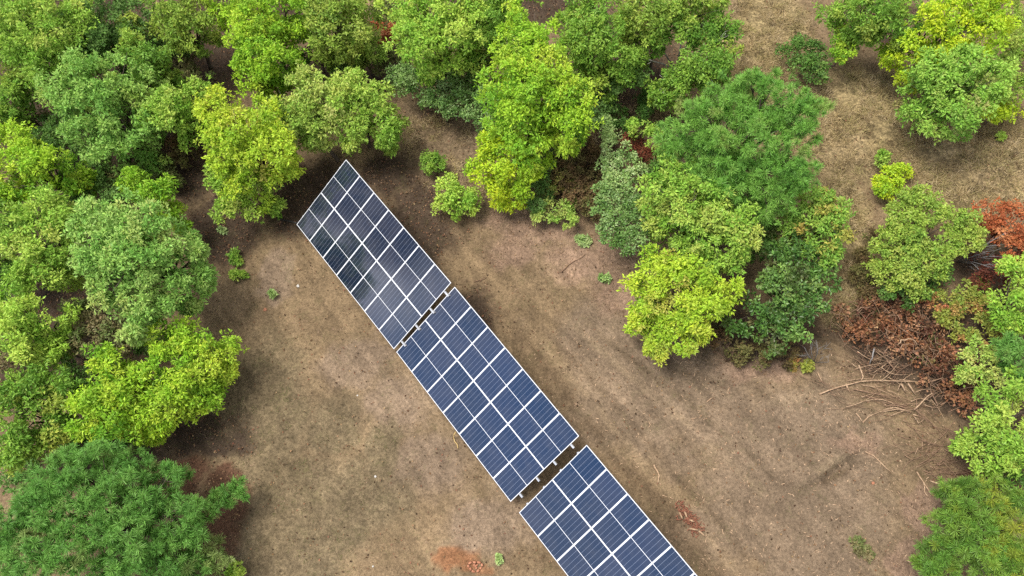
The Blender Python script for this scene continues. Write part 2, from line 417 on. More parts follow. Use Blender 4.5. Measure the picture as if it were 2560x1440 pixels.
# ------------------------------------------------------------------ solar tables
def build_tables():
    mw, ml = WID / 2, LEN / 7
    gap = .006
    fr = .0165; th = .035
    # module frame with white back sheet: local x along the row, y up the slope
    g = Geo()
    x1, y1 = ml - gap, mw - gap
    g.box((0, 0, -th), (x1, fr, 0)); g.box((0, y1 - fr, -th), (x1, y1, 0))
    g.box((0, fr, -th), (fr, y1 - fr, 0)); g.box((x1 - fr, fr, -th), (x1, y1 - fr, 0))
    frame_me = g.mesh('module_frame', WHITEMETAL)
    b = Geo(); b.box((fr, fr, -.012), (x1 - fr, y1 - fr, -.006)); back_me = b.mesh('back_sheet', WHITEMETAL)

    def cell_me(ya, yb):
        mx = .008
        V = np.array([[fr + mx, ya, -.003], [x1 - fr - mx, ya, -.003], [x1 - fr - mx, yb, -.003], [fr + mx, yb, -.003],
                      [fr + mx, ya, -.005], [x1 - fr - mx, ya, -.005], [x1 - fr - mx, yb, -.005], [fr + mx, yb, -.005]])
        fs = [[0, 1, 2, 3], [7, 6, 5, 4], [0, 4, 5, 1], [1, 5, 6, 2], [2, 6, 7, 3], [3, 7, 4, 0]]
        me = mesh_from('cell_field', V, [i for f in fs for i in f], [4] * 6, CELLS)
        u = me.uv_layers.new(name='cells')
        uvs = [(0.0, 0), (1, 0), (1, 1), (0, 1)]
        for l in me.loops:
            u.data[l.index].uv = uvs[l.vertex_index % 4]
        return me
    cells = [cell_me(fr + .006, y1 / 2 - .010), cell_me(y1 / 2 + .010, y1 - fr - .006)]
    labels = ['solar table at the upper left end of the row, mirroring grey clouds',
              'middle solar table of the row, whole, between two gaps',
              'solar table cut off by the bottom edge of the photo, bluest of the three']
    for ti, (R, t) in enumerate(TAB):
        Rw = M_C2W @ R
        u_, s_, v_ = np.linalg.svd(Rw); Rw = u_ @ v_
        O = M_C2W @ t + np.array([0, 0, CAMZ])
        root = empty('solar_table', O)
        root.matrix_world = Matrix(((*Rw[0], O[0]), (*Rw[1], O[1]), (*Rw[2], O[2]), (0, 0, 0, 1)))
        tag(root, labels[ti], 'solar panels', 'solar tables standing in one row across the clearing')
        rr = random.Random(ti)
        for i in range(7):
            for j in range(2):
                m = link('solar_module', frame_me, root, (i * ml + gap / 2, j * mw + gap / 2, 0))
                m.rotation_euler = (rr.uniform(-.004, .004), rr.uniform(-.004, .004), 0)
                link('back_sheet', back_me, m)
                for c in cells: link('cell_field', c, m)
        ends = [(-.05, LEN + .27), (-.03, LEN + .17), (-.05, LEN + .2)][ti]
        for k in range(4):
            yy = WID * (.125 + .25 * k)
            g = Geo(); g.box((ends[0], yy - .035, -.115), (ends[1], yy + .035, -.04)); link('purlin', g.mesh('purlin', ZINC), root)
        inv = Rw.T
        def loc(p): return inv @ (np.asarray(p) - O)
        for fx in (.9, 2.75, 4.6, 6.45):
            g = Geo(); g.box((fx - .04, .15, -.215), (fx + .04, WID - .15, -.118)); link('rafter', g.mesh('rafter', ZINC), root)
            for yy in (.55, WID - .6):
                top = Rw @ np.array([fx, yy, -.2]) + O
                gz = ground_z(top[0], top[1]) - .3
                g = Geo(); g.tube([loc(top), loc((top[0], top[1], gz))], [.05, .05], 8); link('post', g.mesh('post', ZINC), root)
            a = Rw @ np.array([fx, WID - .6, -.22]) + O; bq = Rw @ np.array([fx, 1.5, -.22]) + O
            foot = np.array([a[0], a[1], ground_z(a[0], a[1]) + .45])
            g = Geo(); g.tube([loc(foot), loc(bq)], [.025, .025], 6); link('brace', g.mesh('brace', ZINC), root)
        if ti == 0:   # wind brace showing in the gap
            A = np.array([LEN + .06, 1.3, -.5]); B = np.array([LEN + .2, 2.25, -.3])
            g = Geo(); g.tube([A, B], [.022, .022], 6); link('cross_brace', g.mesh('cross_brace', ZINC), root)
        else:
            for xx in (LEN - .25,):
                g = Geo(); g.box((xx, 1.2, -.17), (xx + .18, 1.38, -.118)); link('junction_box', g.mesh('junction_box', ZINC), root)


# ------------------------------------------------------------------ foliage
def C(r, g, b): return (r, g, b)
PAL = {  # linear leaf colours with weights
    'yg': [(C(.40, .60, .045), 4), (C(.28, .50, .04), 4), (C(.52, .64, .07), 2), (C(.16, .36, .03), 2)],
    'yellow': [(C(.55, .66, .035), 4), (C(.42, .60, .04), 4), (C(.27, .47, .035), 3)],
    'gold': [(C(.52, .64, .06), 4), (C(.40, .58, .05), 4), (C(.56, .50, .13), .8), (C(.28, .46, .04), 2)],
    'lg':     [(C(.31, .50, .07), 4), (C(.42, .57, .10), 3), (C(.21, .40, .05), 3), (C(.48, .54, .12), 1)],
    'lgb':    [(C(.38, .57, .08), 4), (C(.49, .63, .11), 3), (C(.23, .44, .05), 3)],
    'mg':     [(C(.22, .40, .055), 4), (C(.31, .48, .07), 3), (C(.14, .29, .04), 3), (C(.40, .46, .08), 1)],
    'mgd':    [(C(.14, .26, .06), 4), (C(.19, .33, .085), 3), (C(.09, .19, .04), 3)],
    'bg': [(C(.24, .45, .085), 4), (C(.34, .53, .12), 3), (C(.16, .34, .06), 3), (C(.40, .53, .11), 1)],
    'bgp': [(C(.30, .50, .11), 4), (C(.40, .57, .15), 3), (C(.21, .42, .08), 3), (C(.45, .53, .15), 1)],
    'olive': [(C(.32, .45, .07), 4), (C(.42, .50, .10), 2), (C(.20, .34, .05), 3)],
    'oly': [(C(.46, .55, .13), 4), (C(.35, .51, .09), 3), (C(.26, .44, .07), 3), (C(.52, .50, .18), 1)],
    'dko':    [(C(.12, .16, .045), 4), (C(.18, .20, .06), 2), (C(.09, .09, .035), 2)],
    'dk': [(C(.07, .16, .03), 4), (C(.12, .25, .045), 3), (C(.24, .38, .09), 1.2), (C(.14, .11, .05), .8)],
    'dkl': [(C(.13, .25, .055), 4), (C(.23, .38, .10), 3), (C(.35, .48, .18), 1.7)],
    'silver': [(C(.33, .48, .15), 4), (C(.46, .57, .24), 3), (C(.20, .35, .09), 3)],
    'rust':   [(C(.46, .15, .06), 4), (C(.33, .10, .045), 3), (C(.55, .26, .12), 2)],
    'rustd':  [(C(.18, .06, .035), 4), (C(.11, .04, .03), 3), (C(.28, .11, .06), 1)],
    'brown': [(C(.36, .17, .085), 4), (C(.50, .29, .16), 2.5), (C(.15, .065, .04), 4), (C(.06, .04, .03), 4), (C(.16, .20, .06), .7)],
    'bgreen': [(C(.19, .18, .075), 4), (C(.15, .22, .06), 3), (C(.25, .20, .10), 2)],
    'brol':   [(C(.20, .13, .065), 3), (C(.17, .17, .06), 3), (C(.11, .08, .04), 3)],
    'mixo':   [(C(.27, .46, .075), 5), (C(.38, .52, .09), 3), (C(.56, .36, .10), 1.6), (C(.18, .36, .05), 2)],
    'olred':  [(C(.34, .37, .07), 4), (C(.24, .33, .06), 3), (C(.56, .20, .11), 1.4)],
    'pinko':  [(C(.48, .27, .15), 3), (C(.38, .36, .10), 3), (C(.32, .40, .08), 2)],
    'bgred':  [(C(.29, .50, .075), 5), (C(.38, .57, .10), 3), (C(.20, .39, .055), 3), (C(.48, .38, .17), .9)],
    'pine':   [(C(.18, .44, .08), 4), (C(.27, .55, .11), 3), (C(.12, .33, .055), 2), (C(.42, .40, .16), .3)],
    'pinel':  [(C(.22, .50, .075), 4), (C(.33, .62, .11), 3), (C(.15, .38, .06), 2), (C(.44, .48, .14), .4)],
    'piney':  [(C(.17, .38, .055), 4), (C(.28, .48, .065), 3), (C(.52, .54, .06), .8), (C(.13, .26, .04), 2)],
}


def pick_cols(pal, n, rng):
    P = PAL[pal]; w = np.array([p[1] for p in P]); c = np.array([p[0] for p in P])
    return c[rng.choice(len(P), n, p=w / w.sum())]


def clump_points(lobes, dens, rng, zmin=-.3, inner=.10, puff=.36, per=13):
    """lobes: (centre, r, rz) -> leaf rosette positions, outward normals and the number of the puff each sits on.
    Every lobe carries puffs of foliage at uneven depth with gaps between them, every puff carries rosettes."""
    ps, ns, ids = [], [], []
    npuf = 0
    for li, (c, r, rz) in enumerate(lobes):
        rp0 = min(puff, r * .55)
        n = max(4, int(1.65 * dens * (r / rp0) ** 2))
        d = unit(rng.normal(size=(n * 3, 3))); d = d[d[:, 2] > zmin][:n]
        rad = .92 - .5 * rng.random(len(d)) ** 1.5 + .12 * rng.normal(size=len(d))
        k = rng.random(len(d)) < inner
        rad = np.where(k, rad * .55, rad)
        p = c + d * rad[:, None] * np.array([r, r, rz])
        keep = np.ones(len(p), bool)
        for lj, (c2, r2, rz2) in enumerate(lobes):
            if lj == li: continue
            q = np.linalg.norm((p - c2) / np.array([r2, r2, rz2]), axis=1)
            keep &= ~((q < .68) & (rng.random(len(p)) < .92))
        p, d = p[keep], d[keep]
        if len(p) == 0: continue
        rp = rp0 * rng.uniform(.6, 1.3, len(p))
        cnt = np.maximum(3, (per * (rp / rp0) ** 1.6).astype(int))
        ii = np.repeat(np.arange(len(p)), cnt)
        dn = unit(d * .6 + np.array([0, 0, .55]))
        e = unit(rng.normal(size=(len(ii), 3)) + dn[ii] * 1.15)
        sc = np.stack([rp, rp, rp * .75], 1)[ii]
        ps.append(p[ii] + e * sc * (.55 + .5 * rng.random(len(ii)) ** .6 + (rng.random(len(ii)) < .17) * rng.uniform(.1, .75, len(ii)))[:, None]); ns.append(unit(e + .3 * dn[ii])); ids.append(ii + npuf)
        npuf += len(p)
    return np.concatenate(ps), np.concatenate(ns), np.concatenate(ids)


def leaves(p, nrm, cols, n, R, leaf, wid, droop, rng, jit=.11, flat=.8):
    m = len(p)
    Rm = R * rng.uniform(.65, 1.35, m)
    ii = np.repeat(np.arange(m), n)
    t = len(ii)
    cn = unit(nrm * .8 + np.array([0, 0, .5]) + .35 * rng.normal(size=(m, 3)))
    d = unit(cn[ii] * .55 + rng.normal(size=(t, 3)) * .75)
    base = p[ii] + d * (Rm[ii] * (.15 + .85 * rng.random(t) ** .6))[:, None]
    ax = unit(d + .45 * rng.normal(size=(t, 3)) + np.array([0, 0, -droop]))
    up = unit(np.array([0, 0, flat]) + .45 * nrm[ii] + .5 * rng.normal(size=(t, 3)))
    side = unit(np.cross(ax, up)); nn = np.cross(side, ax)
    L = leaf * rng.uniform(.6, 1.3, t)
    w = L * wid * rng.uniform(.8, 1.2, t)
    tip = base + ax * L[:, None] - nn * (L * .18)[:, None]
    mid = base + ax * (L * .45)[:, None] + nn * (L * .05)[:, None]
    V = np.stack([base, mid + side * w[:, None], tip, mid - side * w[:, None]], 1).reshape(-1, 3)
    c = cols[ii] * (1 + jit * rng.normal(size=t))[:, None]
    c = c * (1 + .04 * rng.normal(size=(t, 3)))
    return V, np.clip(np.repeat(c, 4, 0), .004, .9)


def needles(p, nrm, cols, n, ln, wid, rng):
    m = len(p); ii = np.repeat(np.arange(m), n); t = len(ii)
    axis = unit(nrm * .7 + np.array([0, 0, .6]) + .25 * rng.normal(size=(m, 3)))
    d = unit(axis[ii] * .42 + unit(rng.normal(size=(t, 3))) * .85)
    sc = rng.uniform(.7, 1.25, m)
    L = ln * sc[ii] * rng.uniform(.75, 1.1, t)
    b0 = p[ii] + axis[ii] * (rng.uniform(-.12, .06, t))[:, None]
    side = unit(np.cross(d, rng.normal(size=(t, 3)))) * wid
    V = np.stack([b0 - side * .6, b0 + side * .6, b0 + d * L[:, None] + side * .35 + np.array([0, 0, -.02]), b0 + d * L[:, None] - side * .35 + np.array([0, 0, -.02])], 1).reshape(-1, 3)
    c = cols[ii] * (1 + .14 * rng.normal(size=t))[:, None]
    c4 = np.repeat(c[:, None], 4, 1)
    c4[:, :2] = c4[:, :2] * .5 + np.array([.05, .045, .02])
    return V, np.clip(c4.reshape(-1, 3), .004, .9)


def quads(name, V, c, mat, origin):
    n = len(V) // 4
    return mesh_from(name, V, np.arange(n * 4), np.full(n, 4), mat, c.astype(np.float32), False, origin)


STATS = {}
TREEN = [0]
NADIR = np.array([1280., 720 + F * math.tan(TH)])
HS = .68


def plant(name, label, cat, group, pal, H, lobes, base=None, style='broad', bark=None, dens=None, n=None, R=None, leaf=None, wid=None,
          droop=.35, mat=None, crown_name='crown', stem_name='trunk', flat=.5, limbs=True, zsq=.8, inner=.26, spread=.33, tr=1., patch=.55, puff=None, per=None):
    TREEN[0] += 1
    rng = np.random.default_rng(1000 + TREEN[0])
    pr = {'broad': (1.0, 11, .10, .15, .22, .34, 14), 'shrub': (1.15, 9, .08, .115, .28, .25, 11), 'pine': (1.6, 64, .30, .22, .014, .34, 3), 'small': (1.9, 9, .06, .08, .3, .15, 10), 'heap': (1.25, 5, .13, .12, .38, .22, 7)}[style]
    dens = dens or pr[0]; n = n or pr[1]; R = R or pr[2]; leaf = leaf or pr[3]; wid = wid or pr[4]; puff = puff or pr[5]; per = per or pr[6]
    lp = np.array(lobes, float)
    cen = lp[:, :2].mean(0)
    W = []
    uu = cen - NADIR; uu = uu / (np.linalg.norm(uu) + 1e-9)
    sv = (lp[:, :2] - cen) @ uu; lat = np.abs((lp[:, :2] - cen) @ np.array([-uu[1], uu[0]]))
    s0, s1 = (sv - lp[:, 2] * .5).min(), (sv + lp[:, 2] * .5).max()
    H = H * HS
    for (px, py, r), s_, l_ in zip(lobes, sv, lat):
        k0 = at(px, py, H * .8)[1]
        rw = r * k0 / F
        if style == 'heap' or H < 2.2: h = H - rw * .4 - .1 * l_ * k0 / F
        else: h = H * (.36 + .6 * math.sin(math.pi * (.06 + .62 * (s_ - s0) / (s1 - s0)))) - rw * .35 - spread * l_ * k0 / F * .6
        h += rng.uniform(-.06, .05) * H
        h = max(h, rw * zsq * .5)
        p, k = at(px, py, h)
        rw = r * k / F * 1.13
        W.append((p, rw, min(rw * zsq, max(h, .1))))
    cw = np.mean([w[0] for w in W], 0)
    if base is not None: b = gnd(*base)
    else:
        b = np.array([cw[0], cw[1], 0.]); b[2] = ground_z(b[0], b[1])
    root = empty(name, b)
    tag(root, label, cat, group)
    full = list(W)
    if H > 2.8 and style in ('broad', 'pine'):      # lower boughs under the outer ones
        full += [(w[0] - np.array([0, 0, w[1] * 1.1]), w[1] * .8, w[1] * .7) for w in W if w[0][2] - w[1] * 1.6 > ground_z(w[0][0], w[0][1])]
    p, nr, pid = clump_points(full, dens, rng, inner=inner, puff=puff, per=per)
    # leaf colour drifts from bough to bough
    cols = pick_cols(pal, pid.max() + 1, rng)[pid] * .75 + pick_cols(pal, len(p), rng) * .25
    lobe_col = pick_cols(pal, len(W), rng)
    near = np.argmin(np.stack([np.linalg.norm(p - w[0], axis=1) for w in W], 1), 1)
    mixw = (patch * rng.random(pid.max() + 1))[pid][:, None]
    cols = cols * (1 - mixw) + lobe_col[near] * mixw
    if style == 'pine':
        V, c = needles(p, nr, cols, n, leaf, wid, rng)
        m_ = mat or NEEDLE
    else:
        V, c = leaves(p, nr, cols, n, R, leaf, wid, droop, rng, flat=flat)
        m_ = mat or LEAF
    gz = ground_z(V[:, 0], V[:, 1]) + .01
    V[:, 2] = np.maximum(V[:, 2], gz)
    link(crown_name, quads(crown_name, V, c, m_, b), root)
    STATS[label] = len(V) // 4
    if limbs:
        g = Geo()
        hh = max(cw[2] - b[2], .2)
        rad = (.019 * H + .01) * tr
        fork = b + (cw - b) * .42 + np.array([rng.uniform(-.05, .05) * hh, rng.uniform(-.05, .05) * hh, 0])
        fork[2] = b[2] + hh * .42
        low_ = b - np.array([0, 0, .15])
        mid = (b + fork) / 2 + rng.normal(size=3) * np.array([.03, .03, 0]) * hh
        g.tube([low_, b + np.array([0, 0, .05 * hh]), mid, fork], [rad * 1.35, rad * 1.1, rad * .95, rad * .8], 8)
        for (cc, rw, rz) in W:
            e = cc + np.array([0, 0, rz * .35])
            m1 = fork + (e - fork) * .5 + rng.normal(size=3) * .08 * np.linalg.norm(e - fork); m1[2] += .08 * hh
            g.tube([fork, m1, e], [rad * .55, rad * .36, rad * .12], 6)
            for q in range(3):
                dd = unit(rng.normal(size=3) + np.array([0, 0, .5]))
                e2 = cc + dd * np.array([rw, rw, rz]) * .9
                s0 = fork + (e - fork) * rng.uniform(.5, .9)
                g.tube([s0, (s0 + e2) / 2 + rng.normal(size=3) * .06, e2], [rad * .22, rad * .15, rad * .06], 5)
        link(stem_name, g.mesh(stem_name, bark or BARK, b, True), root)
    return root


def T(label, pal, H, lobes, **k):
    return plant('broadleaf_tree', label, 'tree', 'broadleaf trees round the clearing', pal, H, lobes, **k)


def S(label, pal, H, lobes, **k):
    k.setdefault('style', 'shrub'); k.setdefault('crown_name', 'foliage'); k.setdefault('stem_name', 'stems')
    return plant('shrub', label, 'shrub', 'shrubs among the trees', pal, H, lobes, **k)


def build_trees():
    # ---- upper left wood
    T('blue green round tree deep in the upper left wood', 'bg', 7.5, [(200, 215, 80), (290, 200, 75), (250, 290, 90), (320, 320, 78), (180, 260, 58), (350, 260, 55), (230, 345, 45)])
    T('tall light green tree at the upper left corner, yellowish on its left boughs', 'lg', 8.5, [(110, 90, 75), (140, 150, 60), (60, 60, 65), (170, 50, 75), (110, 30, 70), (95, 170, 45), (150, 195, 32)])
    T('green tree cut by the left edge near the top corner', 'mg', 7, [(25, 130, 60), (62, 170, 42), (8, 60, 60), (20, 185, 30)])
    T('dark grey green tree between the tall light tree and the bare brown gap', 'mgd', 7, [(235, 60, 78), (285, 85, 55), (240, 115, 50), (320, 45, 60), (205, 100, 40)])
    T('slender bright tree with an arched bough beside dark undergrowth', 'mg', 6.2, [(345, 135, 28), (365, 160, 36), (400, 190, 32), (330, 95, 22), (320, 62, 18), (425, 215, 28), (395, 150, 20)])
    T('olive yellow tree at the top edge left of the brown gap', 'olive', 7, [(420, 30, 50), (470, 60, 52), (500, 40, 45), (440, 85, 32), (400, 5, 45), (520, 75, 25), (470, 100, 20)])
    T('green tree at the top edge right of the brown gap', 'yg', 7.2, [(570, 15, 45), (622, 48, 45), (650, 15, 60), (700, 65, 50), (735, 20, 60), (720, 110, 32), (600, 60, 22)], patch=.7)
    T('small light tree linking the blue green tree with the golden tree', 'lg', 6, [(405, 275, 40), (450, 265, 46), (490, 245, 36), (470, 310, 38), (505, 300, 28), (430, 300, 30)])
    T('large golden green tree left of the first solar table', 'gold', 7, [(560, 275, 50), (590, 330, 66), (640, 300, 58), (575, 390, 60), (655, 375, 62), (555, 345, 40), (620, 440, 56), (700, 380, 36), (720, 420, 26), (680, 330, 40)], tr=.9)
    T('low pale green boughs spreading under the golden tree toward the clearing', 'lg', 3.6, [(580, 475, 38), (535, 445, 36), (640, 490, 35), (600, 520, 32), (560, 515, 28), (670, 470, 28), (680, 520, 18)])
    T('yellow green tree above the large golden tree', 'yg', 6.5, [(640, 105, 55), (690, 130, 52), (640, 165, 48), (685, 190, 55), (620, 205, 36), (725, 170, 36), (600, 105, 22), (650, 235, 36)], patch=.7)
    T('straw tinted tree right of the golden tree, its trunk at the panel corner', 'oly', 6, [(740, 245, 50), (785, 290, 50), (715, 300, 38), (825, 270, 48), (785, 225, 40), (745, 345, 36), (710, 245, 35), (775, 340, 26)], base=(845, 402))
    T('airy green tree with twin stems above the panel corner', 'lg', 5.6, [(890, 235, 46), (935, 250, 42), (960, 305, 38), (890, 300, 36), (965, 345, 26), (880, 345, 28), (850, 220, 30)], base=(925, 368))
    T('yellow tree at the left edge below the blue green tree', 'yg', 6, [(30, 350, 48), (60, 410, 52), (18, 440, 58), (105, 415, 42), (140, 400, 36), (160, 440, 40), (195, 460, 30), (60, 470, 42), (215, 445, 18)], patch=.75)
    S('dark olive undergrowth between the left edge trees and the golden tree', 'dko', 1.6, [(330, 430, 40), (390, 420, 45), (280, 450, 35), (350, 395, 30), (430, 450, 28)])
    T('half hidden green tree at the left edge under the corner trees', 'mg', 5, [(30, 250, 36), (45, 215, 32), (10, 280, 25)])
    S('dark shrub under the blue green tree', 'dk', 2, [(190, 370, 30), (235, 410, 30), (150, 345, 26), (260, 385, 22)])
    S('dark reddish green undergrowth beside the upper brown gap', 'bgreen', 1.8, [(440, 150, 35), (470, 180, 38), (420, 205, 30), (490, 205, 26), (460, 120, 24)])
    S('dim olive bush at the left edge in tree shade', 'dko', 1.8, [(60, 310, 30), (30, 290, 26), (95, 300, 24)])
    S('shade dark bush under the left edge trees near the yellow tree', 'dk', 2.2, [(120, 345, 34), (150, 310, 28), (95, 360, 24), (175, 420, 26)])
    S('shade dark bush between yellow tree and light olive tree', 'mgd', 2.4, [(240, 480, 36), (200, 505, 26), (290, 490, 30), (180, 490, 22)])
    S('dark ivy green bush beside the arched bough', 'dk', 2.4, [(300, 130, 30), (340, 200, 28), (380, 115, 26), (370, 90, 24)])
    S('olive brown bush along the brown gap under the golden tree', 'brol', 1.2, [(470, 355, 26), (430, 370, 24), (455, 400, 26)], mat=DRYLEAF)
    S('dark green bush low between the olive yellow tree and the arched bough', 'mgd', 2.6, [(450, 115, 26), (410, 110, 22), (490, 128, 24)])
    # ---- top centre
    T('olive green tree at the top edge left of the rust red shrub', 'olive', 7, [(810, 30, 48), (860, 60, 52), (900, 20, 42), (830, 100, 36), (880, 105, 32), (840, 5, 50), (795, 80, 32), (815, 140, 26)])
    T('small pale tree standing before the rust red shrub', 'oly', 4.6, [(910, 80, 28), (903, 108, 30), (930, 120, 23), (898, 142, 18)])
    S('rust red shrub among green trees at the top', 'rust', 2, [(955, 75, 18), (985, 90, 24), (965, 103, 18)])
    S('dark olive scrub below the rust red shrub', 'dko', 1.8, [(970, 132, 35), (1010, 150, 25), (930, 150, 22), (860, 155, 24), (950, 165, 20)])
    S('thin olive shrub at the top edge above the rust red shrub', 'dko', 2, [(960, 45, 28), (985, 20, 28), (935, 35, 20)])
    T('pale bright green tree at the top edge right of the rust shrub', 'lgb', 8, [(1020, 20, 52), (1060, 50, 58), (1010, 90, 36), (1090, 100, 60), (1050, 118, 42), (1140, 85, 52), (1120, 25, 58), (1170, 120, 45), (1105, 145, 38), (1080, 180, 22), (1180, 30, 40)])
    S('large leaved dark shrub with pale glossy leaves under the bright tree', 'dkl', 2.8, [(1020, 200, 42), (1060, 212, 46), (1100, 200, 50), (1130, 240, 46), (1080, 245, 36), (1150, 272, 32), (1170, 220, 38), (1000, 182, 28)], mat=GLOSSY)
    T('mid green tree at the top edge left of the tall lime tree', 'mg', 7, [(1210, 30, 48), (1250, 55, 45), (1270, 5, 50), (1225, 95, 36), (1200, 150, 30)])
    T('tall lime green tree filling the middle of the top edge', 'yg', 8.5, [(1300, 70, 55), (1335, 110, 55), (1275, 125, 46), (1300, 180, 60), (1370, 170, 52), (1260, 220, 56), (1330, 250, 64), (1400, 220, 55), (1440, 250, 45), (1390, 310, 55), (1310, 320, 60), (1430, 310, 40), (1350, 370, 50), (1270, 280, 46), (1420, 360, 26), (1330, 395, 32)], patch=.6)
    T('compact lime yellow tree at the foot of the tall lime tree', 'yellow', 4.5, [(1240, 390, 42), (1260, 440, 55), (1230, 430, 38), (1290, 405, 38), (1283, 468, 36), (1245, 478, 28), (1222, 368, 26)])
    S('greyish green shrub left of the tall lime tree', 'dkl', 4, [(1212, 290, 34), (1225, 325, 25), (1220, 250, 30), (1195, 265, 22)])
    plant('sapling', 'feathery green sapling on dry grass above the panels', 'sapling', 'saplings on the open ground', 'mg', 1.1, [(1082, 404, 26), (1072, 412, 16), (1094, 412, 15)], style='small', crown_name='foliage', stem_name='stems')
    S('round pale green bush alone on bare ground right of the first table', 'lgb', 1.6, [(1136, 503, 42), (1122, 488, 28), (1152, 508, 28)], dens=2.4, zsq=1.)
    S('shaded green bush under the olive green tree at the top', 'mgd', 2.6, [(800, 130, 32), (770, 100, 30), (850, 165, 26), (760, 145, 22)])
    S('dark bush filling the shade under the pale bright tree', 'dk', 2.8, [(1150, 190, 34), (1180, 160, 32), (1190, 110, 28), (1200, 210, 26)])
    # ---- top right of centre
    T('green tree with yellow tips right of the tall lime tree', 'mg', 7, [(1440, 20, 50), (1490, 50, 52), (1460, 100, 46), (1510, 110, 42), (1500, 170, 42), (1540, 150, 36), (1470, 150, 32), (1525, 200, 36), (1560, 190, 30), (1430, 120, 30)])
    T('olive topped green tree at the top edge above the grey forked trunk', 'olive', 7, [(1590, 20, 50), (1640, 30, 50), (1600, 72, 38), (1605, 115, 32), (1690, 15, 45), (1735, 15, 48), (1770, 10, 45)])
    T('open crowned tree with bare grey forked trunk showing', 'mg', 6, [(1765, 50, 42), (1785, 100, 42), (1765, 150, 42), (1802, 160, 32), (1735, 180, 32), (1780, 190, 32), (1812, 90, 32), (1595, 150, 28), (1640, 90, 25), (1655, 212, 32), (1692, 222, 28), (1650, 240, 18), (1720, 75, 24)], base=(1668, 200), bark=PALEBARK, tr=1.1)
    S('dark green shrub in the shade right of the tall lime tree', 'mgd', 2.2, [(1500, 230, 30), (1510, 270, 30), (1490, 300, 20)])
    S('light green sprays on dry grass left of the large pine', 'lg', 2.4, [(1600, 330, 24), (1640, 345, 26), (1585, 322, 16)])
    plant('pine_tree', 'largest pine, dense long needled, right of the centre', 'pine tree', 'pine trees', 'pinel', 8.5, [(1760, 300, 66), (1820, 260, 58), (1900, 240, 56), (1960, 270, 56), (2010, 300, 42), (1720, 350, 56), (1800, 360, 74), (1880, 340, 74), (1960, 370, 66), (1830, 440, 66), (1920, 440, 66), (2000, 420, 46), (1870, 510, 56), (1940, 510, 42), (1760, 420, 56), (1685, 345, 36), (1890, 210, 30), (2030, 260, 25)], style='pine')
    S('pale silvery leaved bush below the dry grass pocket', 'silver', 3, [(1530, 380, 28), (1555, 410, 38), (1582, 440, 28), (1520, 422, 28), (1545, 455, 33)], mat=GLOSSY)
    S('thin silvery sprig standing above the pale silvery bush', 'silver', 2.6, [(1518, 305, 15), (1510, 330, 17), (1525, 350, 12)])
    S('withered dark rust bush between silvery bush and large pine', 'rustd', 1.3, [(1590, 370, 30), (1630, 395, 28), (1610, 410, 18)], mat=DRYLEAF)
    S('dark glossy thicket below the pale silvery bush', 'dkl', 3, [(1530, 500, 42), (1560, 550, 42), (1530, 570, 32), (1590, 590, 32), (1565, 612, 26), (1500, 530, 28), (1590, 520, 32)], mat=GLOSSY)
    S('brown half withered scrub left of the silvery bush', 'brol', 1.4, [(1470, 400, 38), (1490, 450, 30), (1430, 440, 22), (1450, 375, 28), (1475, 490, 24), (1440, 490, 28), (1420, 410, 30), (1480, 530, 24), (1400, 440, 22)], mat=DRYLEAF, dens=1.6)
    S('low shrub with pinkish brown leaves right of the compact lime tree', 'pinko', 1.1, [(1365, 475, 18), (1400, 460, 20), (1442, 468, 16)])
    S('low olive green bush below the pinkish shrub at the bare ground', 'oly', 1.2, [(1380, 532, 22), (1412, 520, 24), (1350, 540, 16), (1425, 545, 16)])
    T('bushy bright green tree below the large pine', 'lg', 6, [(1640, 470, 42), (1690, 450, 46), (1740, 490, 42), (1650, 520, 42), (1700, 530, 46), (1770, 560, 46), (1820, 530, 36), (1842, 580, 42), (1740, 590, 42), (1690, 580, 36), (1790, 620, 42), (1862, 600, 30), (1640, 570, 32), (1755, 640, 32), (1822, 640, 32)])
    T('yellow tree with orange tips standing out into the bare ground', 'gold', 5, [(1650, 660, 42), (1618, 705, 36), (1680, 700, 46), (1740, 700, 42), (1780, 730, 42), (1640, 760, 40), (1700, 770, 46), (1760, 780, 40), (1812, 740, 30), (1602, 800, 26), (1650, 830, 34), (1722, 828, 34), (1640, 872, 18), (1752, 838, 20)], patch=.35)
    S('large dark evergreen bush right of the yellow tree', 'dk', 3.8, [(1960, 640, 48), (2020, 650, 46), (1930, 700, 48), (1990, 720, 52), (2050, 700, 32), (1910, 770, 48), (1970, 790, 46), (2020, 770, 36), (1880, 820, 36), (1930, 842, 34), (1850, 800, 30), (1985, 830, 30)], mat=GLOSSY, leaf=.15, dens=.9, n=7)
    T('green tree flecked with orange right of the large pine', 'mixo', 5, [(2050, 490, 36), (2080, 520, 36), (2030, 540, 42), (2090, 570, 30), (2000, 590, 40), (2050, 600, 42), (2078, 630, 24), (1995, 560, 28)])
    S('dark green bush in the hollow between large pine and bushy bright tree', 'dk', 2.4, [(1870, 590, 34), (1900, 560, 30), (1930, 600, 30), (1650, 420, 30), (1890, 640, 26)])
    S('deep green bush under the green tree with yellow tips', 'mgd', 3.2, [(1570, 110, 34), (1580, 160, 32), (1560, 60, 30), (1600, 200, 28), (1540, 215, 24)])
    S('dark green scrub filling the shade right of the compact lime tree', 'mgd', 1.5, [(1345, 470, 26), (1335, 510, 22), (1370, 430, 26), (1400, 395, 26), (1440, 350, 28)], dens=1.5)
    S('brown and green scrub at the foot of the large dark evergreen bush', 'brol', .9, [(1850, 870, 24), (1890, 890, 22), (1800, 850, 22), (1930, 895, 20), (1965, 880, 22)], mat=DRYLEAF)
    S('dim green scrub in the shade under the large pine and the dry grass pocket', 'dk', 1.3, [(1540, 270, 28), (1560, 310, 24), (1620, 250, 26), (1600, 285, 20)])
